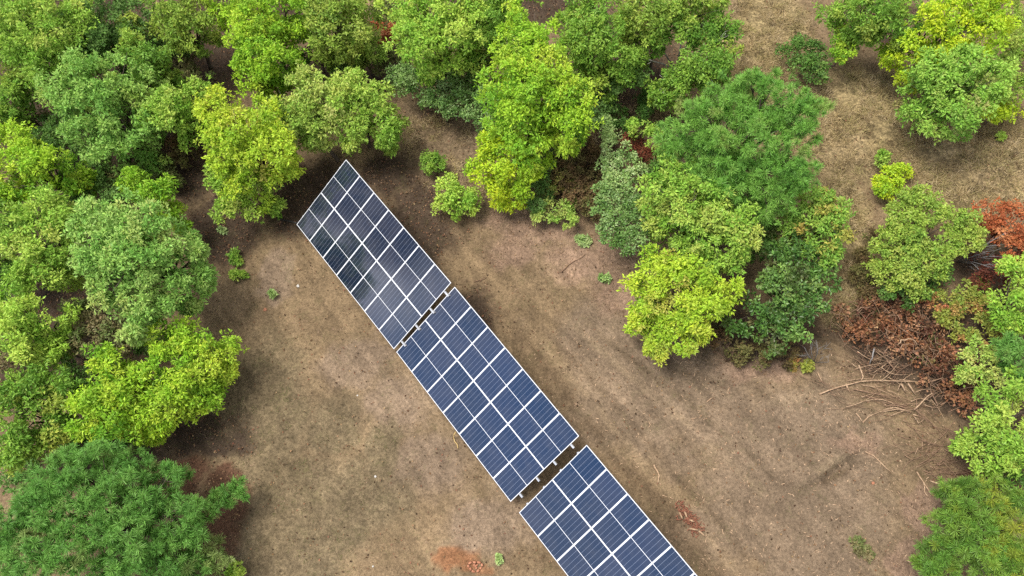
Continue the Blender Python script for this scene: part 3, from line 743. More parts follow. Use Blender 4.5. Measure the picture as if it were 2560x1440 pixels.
    # ---- right side
    S('small lemon yellow bush on the dry grass', 'yellow', 1.2, dens=2., lobes=[(2222, 455, 28), (2225, 445, 21), (2213, 475, 22), (2247, 430, 20), (2203, 460, 15), (2235, 465, 16)])
    S('little light green bush above the lemon yellow bush', 'lg', 1., [(2200, 400, 17), (2212, 388, 10)])
    T('brilliant yellow tree in the top right corner', 'yellow', 7, [(2330, 60, 52), (2380, 40, 56), (2425, 20, 48), (2285, 92, 45), (2350, 110, 55), (2250, 130, 34), (2420, 90, 55), (2280, 168, 34), (2465, 60, 50), (2235, 110, 26), (2500, 20, 40)])
    T('green tree at the top edge left of the brilliant yellow tree', 'mg', 6, [(2150, 20, 42), (2200, 28, 45), (2100, 30, 36), (2130, 70, 30), (2245, 20, 42), (2255, 62, 36), (2180, 70, 26)])
    S('slender yellow green bush below the top edge tree on dry grass', 'yg', 2.6, [(2100, 100, 23), (2107, 140, 27), (2128, 85, 22), (2088, 132, 18)])
    T('big green tree with reddish tips below the brilliant yellow tree', 'bgred', 6, [(2350, 175, 50), (2410, 155, 50), (2460, 170, 46), (2320, 220, 50), (2390, 220, 60), (2450, 230, 46), (2300, 260, 36), (2350, 280, 46), (2420, 285, 42), (2330, 308, 26), (2480, 200, 30)])
    S('dark green scrub on the dry grass left of the top right trees', 'dk', 1.8, [(1985, 120, 32), (2020, 140, 34), (2050, 160, 28), (2000, 170, 24), (2030, 190, 24)])
    S('olive bushes at the right edge below the corner', 'olive', 3, [(2530, 150, 38), (2552, 100, 38), (2520, 200, 34), (2560, 205, 30), (2540, 240, 24)])
    S('bright yellow bush low at the right of the reddish tipped tree', 'yellow', 2, [(2500, 262, 28), (2522, 280, 22), (2480, 286, 18)])
    S('wide olive green shrub beside the grassy track', 'olive', 3.6, [(2300, 510, 38), (2260, 540, 42), (2335, 540, 32), (2412, 580, 42), (2240, 600, 46), (2290, 610, 42), (2250, 660, 38), (2312, 660, 46), (2352, 640, 36), (2222, 690, 36), (2280, 700, 36), (2200, 640, 26), (2375, 600, 28), (2380, 555, 28), (2182, 680, 22), (2330, 500, 26), (2280, 570, 36)], dens=1.6)
    S('rust orange shrub at the right edge', 'rust', 2.6, [(2470, 542, 32), (2510, 550, 34), (2548, 562, 34), (2500, 580, 26), (2552, 530, 25), (2515, 660, 20), (2540, 605, 18)], mat=DRYLEAF)
    S('low olive bush with red sprays below the wide olive shrub', 'olred', 1.3, [(2320, 740, 24), (2360, 755, 28), (2410, 745, 26), (2385, 772, 18), (2450, 720, 22), (2440, 755, 18)])
    T('bright green tree at the right edge level with the brush heaps', 'lgb', 4, [(2520, 700, 38), (2552, 680, 38), (2500, 750, 36), (2540, 760, 38), (2520, 800, 30), (2555, 720, 40), (2545, 805, 22)])
    plant('pine_tree', 'small round tufted pine cut by the right edge', 'pine tree', 'pine trees', 'pine', 4, [(2520, 882, 30), (2552, 900, 38), (2530, 930, 25), (2558, 860, 30)], style='pine')
    S('yellow olive bush between the brush heap and the small pine', 'oly', 2, [(2430, 890, 24), (2452, 920, 32), (2470, 950, 26), (2420, 940, 22), (2475, 880, 18)])
    T('bright green tree low on the right edge below the brush heaps', 'lg', 3.8, [(2500, 1000, 42), (2542, 980, 42), (2470, 1030, 30), (2520, 1050, 46), (2552, 1030, 40), (2480, 1080, 36), (2430, 1122, 30), (2480, 1140, 40), (2530, 1110, 42), (2462, 1172, 20), (2512, 1160, 32), (2403, 1120, 14), (2470, 985, 20)])
    plant('pine_tree', 'yellow flecked pine in the bottom right corner', 'pine tree', 'pine trees', 'piney', 4.2, [(2380, 1250, 32), (2430, 1280, 46), (2390, 1310, 42), (2480, 1240, 42), (2532, 1260, 46), (2450, 1340, 56), (2522, 1330, 56), (2380, 1382, 42), (2450, 1410, 52), (2532, 1410, 56), (2340, 1422, 30), (2420, 1215, 22)], style='pine', base=(2420, 1370))
    S('dark bush in the shade of the bright tree low on the right edge', 'dk', 2, [(2530, 1150, 30), (2550, 1190, 28), (2500, 1190, 20)])
    S('dark red brown thicket behind the grey leafless shrub', 'rustd', 1.6, [(2450, 690, 30), (2490, 680, 26), (2540, 630, 28), (2480, 590, 22), (2430, 610, 22)], mat=DRYLEAF)
    S('green and red brown scrub growing between the two withered brush heaps and the olive bush', 'olred', 1.1, [(2480, 830, 22), (2440, 800, 22), (2400, 830, 18), (2370, 800, 20), (2430, 850, 18)])
    S('dark scrub at the foot of the wide olive shrub', 'dk', 1.6, [(2330, 700, 26), (2360, 690, 24), (2260, 735, 24), (2220, 730, 20), (2300, 730, 22)])
    S('pale dry scrub along the left foot of the wide olive shrub', 'brol', .8, [(2165, 640, 20), (2150, 690, 20), (2180, 590, 18), (2160, 735, 18)], mat=DRYLEAF)
    S('olive bush at the corner of the right edge under the yellow tree', 'olive', 2, [(2545, 20, 30), (2530, 60, 28), (2515, 100, 22)])
    S('dark bush in the hollow between the broad pale tree and the sunlit tree', 'mgd', 2, [(350, 830, 28), (380, 810, 24), (310, 890, 24), (360, 865, 22)])
    S('dark leafy bush at the foot of the pale trees beside the bottom pine', 'dk', 1.8, [(210, 1110, 28), (250, 1120, 26), (290, 1110, 26), (340, 1110, 22)])
    # ---- left middle
    T('light olive green tree at the left side above the pale crowned tree', 'lg', 6.5, [(110, 520, 46), (88, 580, 55), (150, 540, 46), (70, 640, 46), (140, 620, 48), (100, 690, 42), (150, 690, 38), (60, 690, 28)])
    T('broad pale blue green tree leaning over the clearing at the left', 'bgp', 8, [(240, 540, 50), (300, 540, 52), (372, 560, 46), (280, 600, 60), (350, 620, 60), (230, 620, 46), (402, 600, 36), (300, 680, 60), (370, 700, 52), (420, 650, 40), (330, 752, 46), (402, 760, 36), (240, 680, 42), (352, 790, 30), (435, 700, 36), (265, 740, 30), (492, 620, 15), (505, 660, 20), (500, 700, 22), (472, 760, 20), (480, 595, 12), (330, 830, 18)], base=(468, 705), spread=.2)
    T('yellow green bough of a tree above the pale crowned tree', 'yg', 5, [(340, 470, 32), (382, 500, 36), (420, 530, 27), (452, 560, 15), (330, 452, 20)], base=(500, 600))
    T('dark green tree at the left edge beside the light olive tree', 'mg', 6, [(15, 560, 48), (10, 500, 45), (32, 612, 36), (8, 660, 30)])
    T('light green tree at the left edge below the light olive tree', 'lgb', 6, [(40, 740, 36), (72, 790, 50), (40, 830, 38), (110, 820, 45), (60, 880, 30), (122, 880, 36), (150, 805, 30), (18, 790, 30), (140, 860, 28)])
    S('brownish green thicket between the left trees', 'bgreen', 3, [(220, 800, 38), (262, 830, 42), (292, 862, 36), (232, 870, 38), (312, 822, 30), (200, 840, 28), (190, 760, 26)])
    T('sunlit yellow green tree bulging into the clearing at the left', 'yg', 4.8, [(400, 850, 36), (450, 842, 42), (500, 870, 42), (540, 872, 36), (440, 900, 46), (510, 930, 46), (562, 930, 26), (385, 950, 45), (450, 970, 46), (522, 980, 36), (412, 1020, 36), (470, 1030, 30), (402, 1062, 26)], base=(566, 975), patch=.7)
    T('lime tree left of the sunlit yellow green tree', 'yg', 5.2, [(260, 910, 38), (270, 952, 46), (310, 930, 36), (250, 1010, 46), (310, 1000, 46), (332, 1050, 42), (280, 1060, 38), (230, 1060, 36), (345, 960, 36), (380, 1090, 20), (215, 1005, 25)], patch=.7)
    T('deep green tree at the left edge beside the lime tree', 'mg', 5.5, [(60, 960, 50), (120, 950, 46), (40, 1030, 56), (110, 1030, 56), (160, 1000, 42), (60, 1090, 46), (130, 1090, 42), (28, 1140, 36), (170, 1062, 30), (10, 970, 30)])
    S('dim brownish bush at the left edge above the deep green tree', 'bgreen', 2, [(20, 910, 34), (40, 880, 24)])
    S('dark bush in the gap left of the lime tree', 'mgd', 2.6, [(190, 930, 36), (180, 890, 30), (200, 970, 28), (30, 700, 26)])
    S('dark bush between dark edge tree and light olive tree', 'mgd', 3, [(40, 690, 30), (50, 560, 28), (25, 720, 26)])
    S('low green scrub at the left edge above the tufted pine', 'mgd', 1.6, [(30, 1190, 34), (80, 1170, 26), (150, 1150, 18)])
    plant('pine_tree', 'loose tufted pine filling the bottom left corner', 'pine tree', 'pine trees', 'pine', 7, [(190, 1150, 36), (250, 1180, 55), (120, 1230, 64), (330, 1180, 48), (60, 1290, 64), (200, 1270, 74), (300, 1260, 70), (400, 1220, 48), (430, 1190, 26), (110, 1360, 74), (220, 1370, 74), (340, 1350, 70), (440, 1300, 46), (500, 1280, 28), (450, 1370, 44), (525, 1392, 32), (30, 1410, 66), (280, 1430, 66), (400, 1430, 52), (480, 1430, 36), (-20, 1340, 50)], style='pine', inner=.06, base=(320, 1330))
    plant('pine_tree', 'thin young pine at the edge of red needle litter', 'pine tree', 'pine trees', 'pine', 2.2, [(560, 1228, 20), (588, 1212, 17), (596, 1240, 16), (545, 1245, 13), (572, 1255, 12)], style='pine', dens=.55, per=2)


WG = 'weeds on the open ground'


def build_weeds():
    items = [
        ('leafy green weed, tallest of the patch left of the first table', 'mg', .5, [(585, 650, 16), (598, 640, 9)]),
        ('leafy green weed below the tallest of its patch', 'lg', .4, [(600, 692, 13), (588, 686, 8)]),
        ('pale weed rosette near the tip of the low boughs', 'silver', .2, [(557, 580, 9)]),
        ('spreading green weed at the end of the dark cable', 'lg', .3, [(688, 533, 13), (678, 525, 10)]),
        ('bright green weed tuft at the bottom edge left', 'lgb', .5, [(597, 1426, 15), (575, 1436, 8)]),
        ('pale green weed at the upper end of the reddish twig', 'silver', .25, [(1462, 603, 11), (1452, 598, 6)]),
        ('small pale weed on pinkish dry grass left of the yellow tree', 'silver', .2, [(1511, 696, 9)]),
        ('tiny green weed between sapling and round pale bush', 'lg', .25, [(1132, 442, 6)]),
        ('tiny pale weed right of the left pale tree trunk', 'silver', .2, [(678, 738, 5)]),
        ('green weed clump on dry grass under the big reddish tipped tree', 'lg', .4, [(2498, 340, 10)]),
        ('pale weed near the bottom orange clay', 'silver', .15, [(1245, 1397, 5)]),
        ('small dry weed clump in the bare earth at the lower right', 'bgreen', .3, [(2150, 1360, 14), (2165, 1380, 10)]),
        ('green weed under the twin stem tree', 'lg', .3, [(970, 378, 7)]),
        ('olive weed by the gap of brush heap and dark evergreen bush', 'olred', .35, [(1980, 912, 12), (2005, 918, 11), (2018, 912, 8)]),
    ]
    for lab, pal, h, lobes in items:
        plant('weed', lab, 'weed', WG, pal, h, lobes, style='small', crown_name='leaf_rosette', limbs=False, dens=.8, leaf=.12, zsq=.6)


# ------------------------------------------------------------------ brush, dead wood, sticks, stones
def bare_bush(label, base, tips, mat, name='dead_shrub', cat='dead shrub', rad=.02, group='bare dead shrubs'):
    b = gnd(*base); rng = np.random.default_rng(int(base[0]))
    g = Geo(); tw = Geo()
    for (px, py, h) in tips:
        e = at(px, py, h)[0]
        m = b + (e - b) * .5 + rng.normal(size=3) * .1; m[2] += .15
        g.tube([b, m, e], [rad, rad * .7, rad * .25], 6)
        for q in range(7):
            s = b + (e - b) * rng.uniform(.35, .9); s[2] += .07
            t = s + unit(e - b + rng.normal(size=3) * .5) * rng.uniform(.25, .7) * max(.4, np.linalg.norm(e - b) * .5)
            tw.tube([s, (s + t) / 2 + rng.normal(size=3) * .03, t], [rad * .4, rad * .3, rad * .12], 5)
    root = empty(name, b); tag(root, label, cat, group)
    link('limbs', g.mesh('limbs', mat, b, True), root); link('twigs', tw.mesh('twigs', mat, b, True), root)


def heap(label, lobes, seed):
    root = plant('brush_heap', label, 'brush heap', 'heaps of cut brush', 'brown', .75, lobes, style='heap', mat=DRYLEAF, crown_name='withered_leaves', limbs=False, droop=.1, flat=.25, zsq=.42, spread=.1, dens=1.)
    rng = np.random.default_rng(seed); b = np.array(root.location)
    g = Geo(); tw = Geo()
    for (px, py, r) in lobes:
        for q in range(16):
            a = rng.uniform(0, 6.28); p, k = at(px + rng.normal() * r * .7, py + rng.normal() * r * .7, rng.uniform(.08, .6))
            l = rng.uniform(.3, 1.0); d = np.array([math.cos(a), math.sin(a), rng.uniform(-.25, .3)])
            big = q < 3
            (g if big else tw).tube([p - d * l / 2, p + rng.normal(size=3) * .07, p + d * l / 2], [.024, .018, .009] if big else [.012, .010, .005], 5)
    link('branches', g.mesh('branches', TWIGWOOD, b, True), root)['kind'] = 'stuff'
    link('twigs', tw.mesh('twigs', TWIGWOOD, b, True), root)['kind'] = 'stuff'


def tangle(label, spots, seed, mat, n=60):
    """a flat sprawl of long thin pulled out branches"""
    rng = np.random.default_rng(seed); b = gnd(*spots[0][:2]); g = Geo(); tw = Geo()
    for (px, py, rx, ry, ang) in spots:
        for q in range(n):
            x = px + rng.normal() * rx * .55; y = py + rng.normal() * ry * .55
            p = gnd(x, y, abs(rng.normal()) * .1 + .02)
            a = ang + rng.normal() * .38; l = rng.uniform(.5, 1.7)
            d = np.array([math.cos(a), math.sin(a), rng.uniform(-.06, .1)]); sd = np.array([-d[1], d[0], 0]); bow = rng.normal() * .14 * l
            t = np.linspace(-.5, .5, 6)
            P = [p + d * l * u + sd * bow * (1 - 4 * u * u) + np.array([0, 0, .05 * math.cos(3 * u + q)]) for u in t]
            P = [np.array([v[0], v[1], max(v[2], ground_z(v[0], v[1]) + .01)]) for v in P]
            r = rng.choice([.008, .010, .010, .016])
            (tw if r < .015 else g).tube(P, np.linspace(r, r * .4, 6), 5)
    root = empty('brush_heap', b); tag(root, label, 'brush heap', 'heaps of cut brush')
    link('branches', g.mesh('branches', mat, b, True), root)['kind'] = 'stuff'; link('twigs', tw.mesh('twigs', TWIGWOOD, b, True), root)['kind'] = 'stuff'


def stick(label, pts, r, mat, group, h=.03, name='stick', cat='stick', n=6, taper=.45):
    P = []
    for i, q in enumerate(pts):
        hh = q[2] if len(q) > 2 else h
        p = gnd(q[0], q[1]); p2 = at(q[0], q[1], hh)[0]; p2[2] = ground_z(p2[0], p2[1]) + hh
        P.append(p2)
    P = np.array(P)
    # smooth the run a little with mid points
    Q = [P[0]]
    for a, c in zip(P[:-1], P[1:]):
        Q += [a + (c - a) * .5 + np.array([0, 0, .012]) + np.random.default_rng(len(P) + int(abs(a[0]) * 100)).normal(size=3) * np.array([.015, .015, 0]), c]
    Q = np.array(Q); R_ = np.linspace(r, r * taper, len(Q))
    o = Q.mean(0)
    g = Geo(); g.tube(Q, R_, n)
    ob = link(name, g.mesh(name, mat, o, True), None, o)
    tag(ob, label, cat, group)
    return ob


def build_debris():
    heap('upper heap of withered brown brush beside the olive bush', [(2170, 775, 36), (2220, 785, 42), (2270, 800, 38), (2130, 800, 32), (2200, 830, 38), (2260, 842, 38), (2310, 812, 32), (2332, 852, 36), (2150, 838, 26), (2110, 785, 20), (2240, 755, 30), (2290, 760, 26), (2360, 880, 28)], 4)
    heap('lower heap of withered brown brush beside the right edge tree', [(2352, 900, 36), (2392, 920, 38), (2372, 970, 36), (2402, 985, 28), (2340, 945, 30), (2425, 1010, 22), (2300, 890, 30)], 5)
    tangle('sprawling flat tangle of thin bare branches below the withered brush', [(2180, 985, 95, 30, -.15), (2250, 1015, 75, 36, -.2), (2230, 930, 65, 36, .6), (2200, 905, 70, 30, -.5)], 8, DEADWOOD, 34)
    tangle('thin grey brown brash spread over the earth left of the low right edge tree', [(2310, 1080, 70, 55, -.6), (2345, 1135, 55, 50, .4), (2370, 1175, 45, 30, -.2)], 9, TWIGWOOD, 30)
    bare_bush('grey leafless shrub fanning out right of the wide olive shrub', (2392, 655), [(2490, 612, 2.2), (2488, 640, 2.0), (2478, 668, 1.6), (2500, 590, 2.4), (2460, 685, 1.2), (2470, 628, 2.2), (2440, 600, 1.8)], GREYWOOD, rad=.022)
    bare_bush('grey leafless twiggy shrub between dark evergreen bush and brush heap', (2035, 905), [(2040, 850, 1.5), (2065, 862, 1.4), (2010, 868, 1.3), (2025, 838, 1.6), (2070, 890, .9), (2000, 890, .8)], GREYWOOD, rad=.016)
    bare_bush('thin grey dead bush in the scrub left of the silvery bush', (1412, 425), [(1420, 395, 1.2), (1400, 400, 1.1), (1440, 410, 1.), (1390, 420, .8)], GREYWOOD, rad=.014)
    bare_bush('dark twiggy bush among dry grass at the foot of the yellow tree', (1815, 905), [(1835, 870, .9), (1790, 880, .8), (1850, 890, .7), (1780, 900, .6), (1820, 860, 1.)], TWIGWOOD, rad=.014)
    G1 = 'cut branches by the brush heaps'
    B = [
        ('pale stripped branch, longest, lying along the edge of the brush heap', [(2048, 986, .05), (2095, 968, .10), (2150, 954, .14), (2203, 950, .15), (2303, 955, .2)], .036, DEADWOOD),
        ('pale branch curving down to the longest stripped branch', [(2147, 913, .3), (2157, 942, .2), (2150, 955, .16)], .035, DEADWOOD),
        ('short pale splinter below the longest stripped branch', [(2114, 960, .12), (2127, 984, .03)], .04, DEADWOOD),
        ('lone thin pale branch left above the longest stripped branch', [(2045, 930, .03), (2058, 955, .03)], .03, DEADWOOD),
        ('twisted grey branch standing out of the upper brush heap', [(2185, 872, .4), (2181, 895, .3), (2174, 912, .1)], .03, GREYWOOD),
        ('straight brown branch slanting below the upper brush heap', [(2217, 900, .3), (2253, 937, .1)], .028, TWIGWOOD),
        ('arched root branch on the upper brush heap', [(2244, 862, .6), (2252, 850, .75), (2272, 846, .8), (2290, 852, .7), (2294, 866, .5)], .028, DEADWOOD),
        ('lower arched root branch on the upper brush heap', [(2246, 880, .5), (2256, 862, .65), (2276, 858, .7), (2288, 866, .6)], .024, TWIGWOOD),
        ('thick pale stub left of two at the lower heap rim', [(2256, 958, .25), (2267, 982, .05)], .035, DEADWOOD),
        ('thick pale stub right of two at the lower heap rim', [(2272, 958, .25), (2289, 988, .05)], .037, DEADWOOD),
        ('forking branch pointing up to the lower brush heap', [(2286, 1024, .2), (2305, 1005, .25), (2330, 983, .4)], .035, DEADWOOD),
        ('curved branch, topmost of the bent bundle', [(2270, 1022, .2), (2245, 1012, .25), (2214, 1012, .1)], .03, TWIGWOOD),
        ('curved branch in the middle of the bent bundle', [(2275, 1026, .15), (2242, 1018, .2), (2209, 1024, .05)], .032, DEADWOOD),
        ('curved branch, lowest of the bent bundle', [(2280, 1030, .1), (2244, 1022, .14), (2207, 1030, .04)], .028, DEADWOOD),
        ('brown branch above the bent bundle, running to the stubs', [(2133, 973, .1), (2190, 984, .2), (2253, 994, .1)], .03, TWIGWOOD),
        ('second brown branch above the bent bundle, closer to it', [(2160, 990, .06), (2215, 1000, .15), (2268, 1016, .12)], .026, TWIGWOOD),
        ('thin arched twig trailing right of the bent bundle', [(2285, 1040, .1), (2296, 1058, .18), (2308, 1050, .1), (2312, 1032, .04)], .02, DEADWOOD),
        ('short branch below the bent bundle, slanting right', [(2284, 1036, .08), (2302, 1044, .06)], .03, DEADWOOD),
        ('brown bent branch low right of the bent bundle', [(2243, 1087, .03), (2262, 1096, .05), (2276, 1098, .03)], .02, TWIGWOOD),
    ]
    for lab, pts, r, m in B:
        stick(lab, pts, r, m, G1, name='cut_branch', cat='branch')
    G2 = 'sticks scattered on the bare ground'
    K = [
        ('pale V shaped stick, left arm, below the longest stripped branch', [(2140, 1033), (2158, 1056)], .03, DEADWOOD),
        ('pale V shaped stick, right arm, below the longest stripped branch', [(2159, 1055), (2168, 1046), (2178, 1040)], .035, DEADWOOD),
        ('long thin pale stick slanting across bare earth at lower right', [(2165, 1128), (2203, 1157), (2227, 1180)], .026, DEADWOOD),
        ('forked pale stick near the yellow flecked pine', [(2290, 1180), (2308, 1207), (2310, 1230), (2321, 1243)], .03, DEADWOOD),
        ('side prong beside the forked pale stick', [(2311, 1212), (2328, 1239)], .026, DEADWOOD),
        ('straight pale stick pointing at the yellow flecked pine', [(2323, 1202), (2350, 1211), (2383, 1218)], .034, DEADWOOD),
        ('upright thin stick above the forked pale stick', [(2305, 1097), (2305, 1127)], .022, DEADWOOD),
        ('short pale stick left of the upright thin stick', [(2293, 1120), (2285, 1137)], .024, DEADWOOD),
        ('short pale stick right of the upright thin stick', [(2320, 1113), (2329, 1103)], .028, DEADWOOD),
        ('pale straight chip stick high on the bare earth', [(1768, 1004), (1786, 992)], .03, DEADWOOD),
        ('pale chip stick left of the high straight one', [(1728, 1047), (1744, 1043)], .024, DEADWOOD),
        ('small pale chip stick beside the middle table', [(1622, 1069), (1629, 1059)], .022, DEADWOOD),
        ('small pale chip stick right of the middle table, lower', [(1741, 1080), (1751, 1076)], .022, DEADWOOD),
        ('bent pale stick right of the last table', [(1635, 1162), (1643, 1177), (1648, 1190), (1645, 1207)], .038, DEADWOOD),
        ('flat pale splinter left above the bent pale stick', [(1580, 1140), (1597, 1140)], .02, DEADWOOD),
        ('curled stick fragment below the bent pale stick', [(1656, 1238), (1668, 1243)], .022, DEADWOOD),
        ('curled stick fragment above the bark pile', [(1676, 1243), (1686, 1248)], .022, DEADWOOD),
        ('long reddish brown twig on pinkish dry grass', [(1402, 680), (1423, 660), (1445, 647), (1463, 635)], .024, TWIGWOOD),
        ('short reddish twig by the first gap', [(1185, 704), (1205, 698), (1216, 692)], .02, TWIGWOOD),
        ('orange chip stick near the short reddish twig', [(1212, 711), (1220, 714)], .02, DEADWOOD),
        ('bleached stick at the bottom right by the pine', [(2270, 1401), (2290, 1412)], .022, DEADWOOD),
        ('pale stick lying under the yellow tree', [(1730, 880), (1742, 892)], .02, DEADWOOD),
        ('brown root ridge right of the yellow tree', [(1590, 842), (1612, 858), (1628, 876)], .02, TWIGWOOD),
    ]
    for lab, pts, r, m in K:
        stick(lab, pts, r, m, G2, h=.025)
    # bark pile
    rng = np.random.default_rng(77); b = gnd(1718, 1290); g = Geo(); g2 = Geo()
    for i in range(150):
        t = rng.random(); px = 1700 + 45 * t + rng.normal() * 9; py = 1265 + 62 * t + rng.normal() * 9
        p = gnd(px, py, rng.uniform(.02, .14)); a = rng.uniform(0, 6.28); l = rng.uniform(.06, .2); d = np.array([math.cos(a), math.sin(a), rng.uniform(-.3, .3)])
        g.tube([p - d * l / 2, p + d * l / 2], [.018, .012], 5)
    for (p0, p1) in (((1710, 1280), (1716, 1294)), ((1722, 1300), (1734, 1305)), ((1745, 1328), (1759, 1340)), ((1722, 1322), (1744, 1326)), ((1697, 1282), (1705, 1298))):
        A, Bq = gnd(*p0, .13), gnd(*p1, .12); g2.tube([A, (A + Bq) / 2 + np.array([0, 0, .03]), Bq], [.035, .035, .025], 6)
    root = empty('bark_pile', b); tag(root, 'small pile of reddish bark strips and sticks beside the last table', 'bark pile')
    link('bark_strips', g.mesh('bark_strips', noise_mat('reddish_bark', (.12, .045, .028), (.30, .13, .08), 14), b), root)
    link('split_sticks', g2.mesh('split_sticks', DEADWOOD, b, True), root)
    # cable and cord
    stick('black cable running from the first table corner to the low boughs', [(673, 533, .05), (690, 543, .05), (707, 551, .05), (725, 555, .3), (742, 558, .75)], .03, CABLEM, None, name='cable', cat='cable', taper=1)
    stick('yellowish cord hanging below the edge of the middle table', [(1139, 1080, .5), (1134, 1094, .1), (1137, 1104, .03), (1143, 1111, .03), (1145, 1121, .03)], .02, YCABLEM, None, name='cord', cat='cord', taper=1)
    # stones
    def stone(label, px, py, r, mat, name='stone', cat='stone', flat=.6, group='stones on the bare ground'):
        rng = np.random.default_rng(int(px * 3 + py)); p = gnd(px, py, r * flat * .3)
        nlat, nlon = 7, 10; V = []; 
        for i in range(nlat + 1):
            ph = math.pi * i / nlat
            for j in range(nlon):
                a = 2 * math.pi * j / nlon
                d = np.array([math.sin(ph) * math.cos(a), math.sin(ph) * math.sin(a), math.cos(ph) * flat])
                k = 1 + .18 * math.sin(3 * a + px) * math.sin(2 * ph) + .12 * math.sin(5 * d[0] + 4 * d[1] + py)
                V.append(d * r * k)
        Fs = [[i * nlon + j, i * nlon + (j + 1) % nlon, (i + 1) * nlon + (j + 1) % nlon, (i + 1) * nlon + j] for i in range(nlat) for j in range(nlon)]
        g = Geo(); g.add(np.array(V), Fs); o = link(name, g.mesh(name, mat, None, True), None, p); tag(o, label, cat, group)
    stone('white pebble alone on olive turf left of the middle table', 938, 1191, .05, STONEM)
    stone('white pebble near the left edge of the open turf', 893, 988, .035, STONEM)
    stone('white pebble low on the turf near the bottom edge', 933, 1416, .035, STONEM)
    stone('orange clay lump left of the first table', 662, 773, .08, CLAYM, name='clay_lump', cat='clay lump')
    stone('pale stone at the foot of the last table', 1246, 1397, .05, STONEM)
    stone('reddish stone in the bare earth beside a mound at lower right', 2182, 1208, .06, CLAYM)
    stone('pale stone near the left low bough', 745, 715, .07, STONEM)
    # broken ring of red clay at the bottom edge
    g = Geo(); p = gnd(1188, 1416, .03); rng = np.random.default_rng(3)
    for k in range(9):
        a0 = 2 * math.pi * k / 9; P = []
        for q in range(4):
            a = a0 + q * .19; rr_ = .2 * (1 + .12 * math.sin(3 * a))
            P.append(np.array([rr_ * math.cos(a) * 1.2, rr_ * math.sin(a) * .8, .02 * math.sin(5 * a)]))
        g.tube(P, [.03, .05, .048, .03], 6)
    for k in range(7):
        a = rng.uniform(0, 6.28); rr_ = rng.uniform(0, .13)
        c0 = np.array([rr_ * math.cos(a), rr_ * math.sin(a), -.01]); g.tube([c0, c0 + np.array([.05, .03, .02])], [.04, .025], 6)
    o = link('clay_clod', g.mesh('clay_clod', CLAYM, None, True), None, p); tag(o, 'broken red clay clod at the bottom edge beside orange soil', 'clay clod')


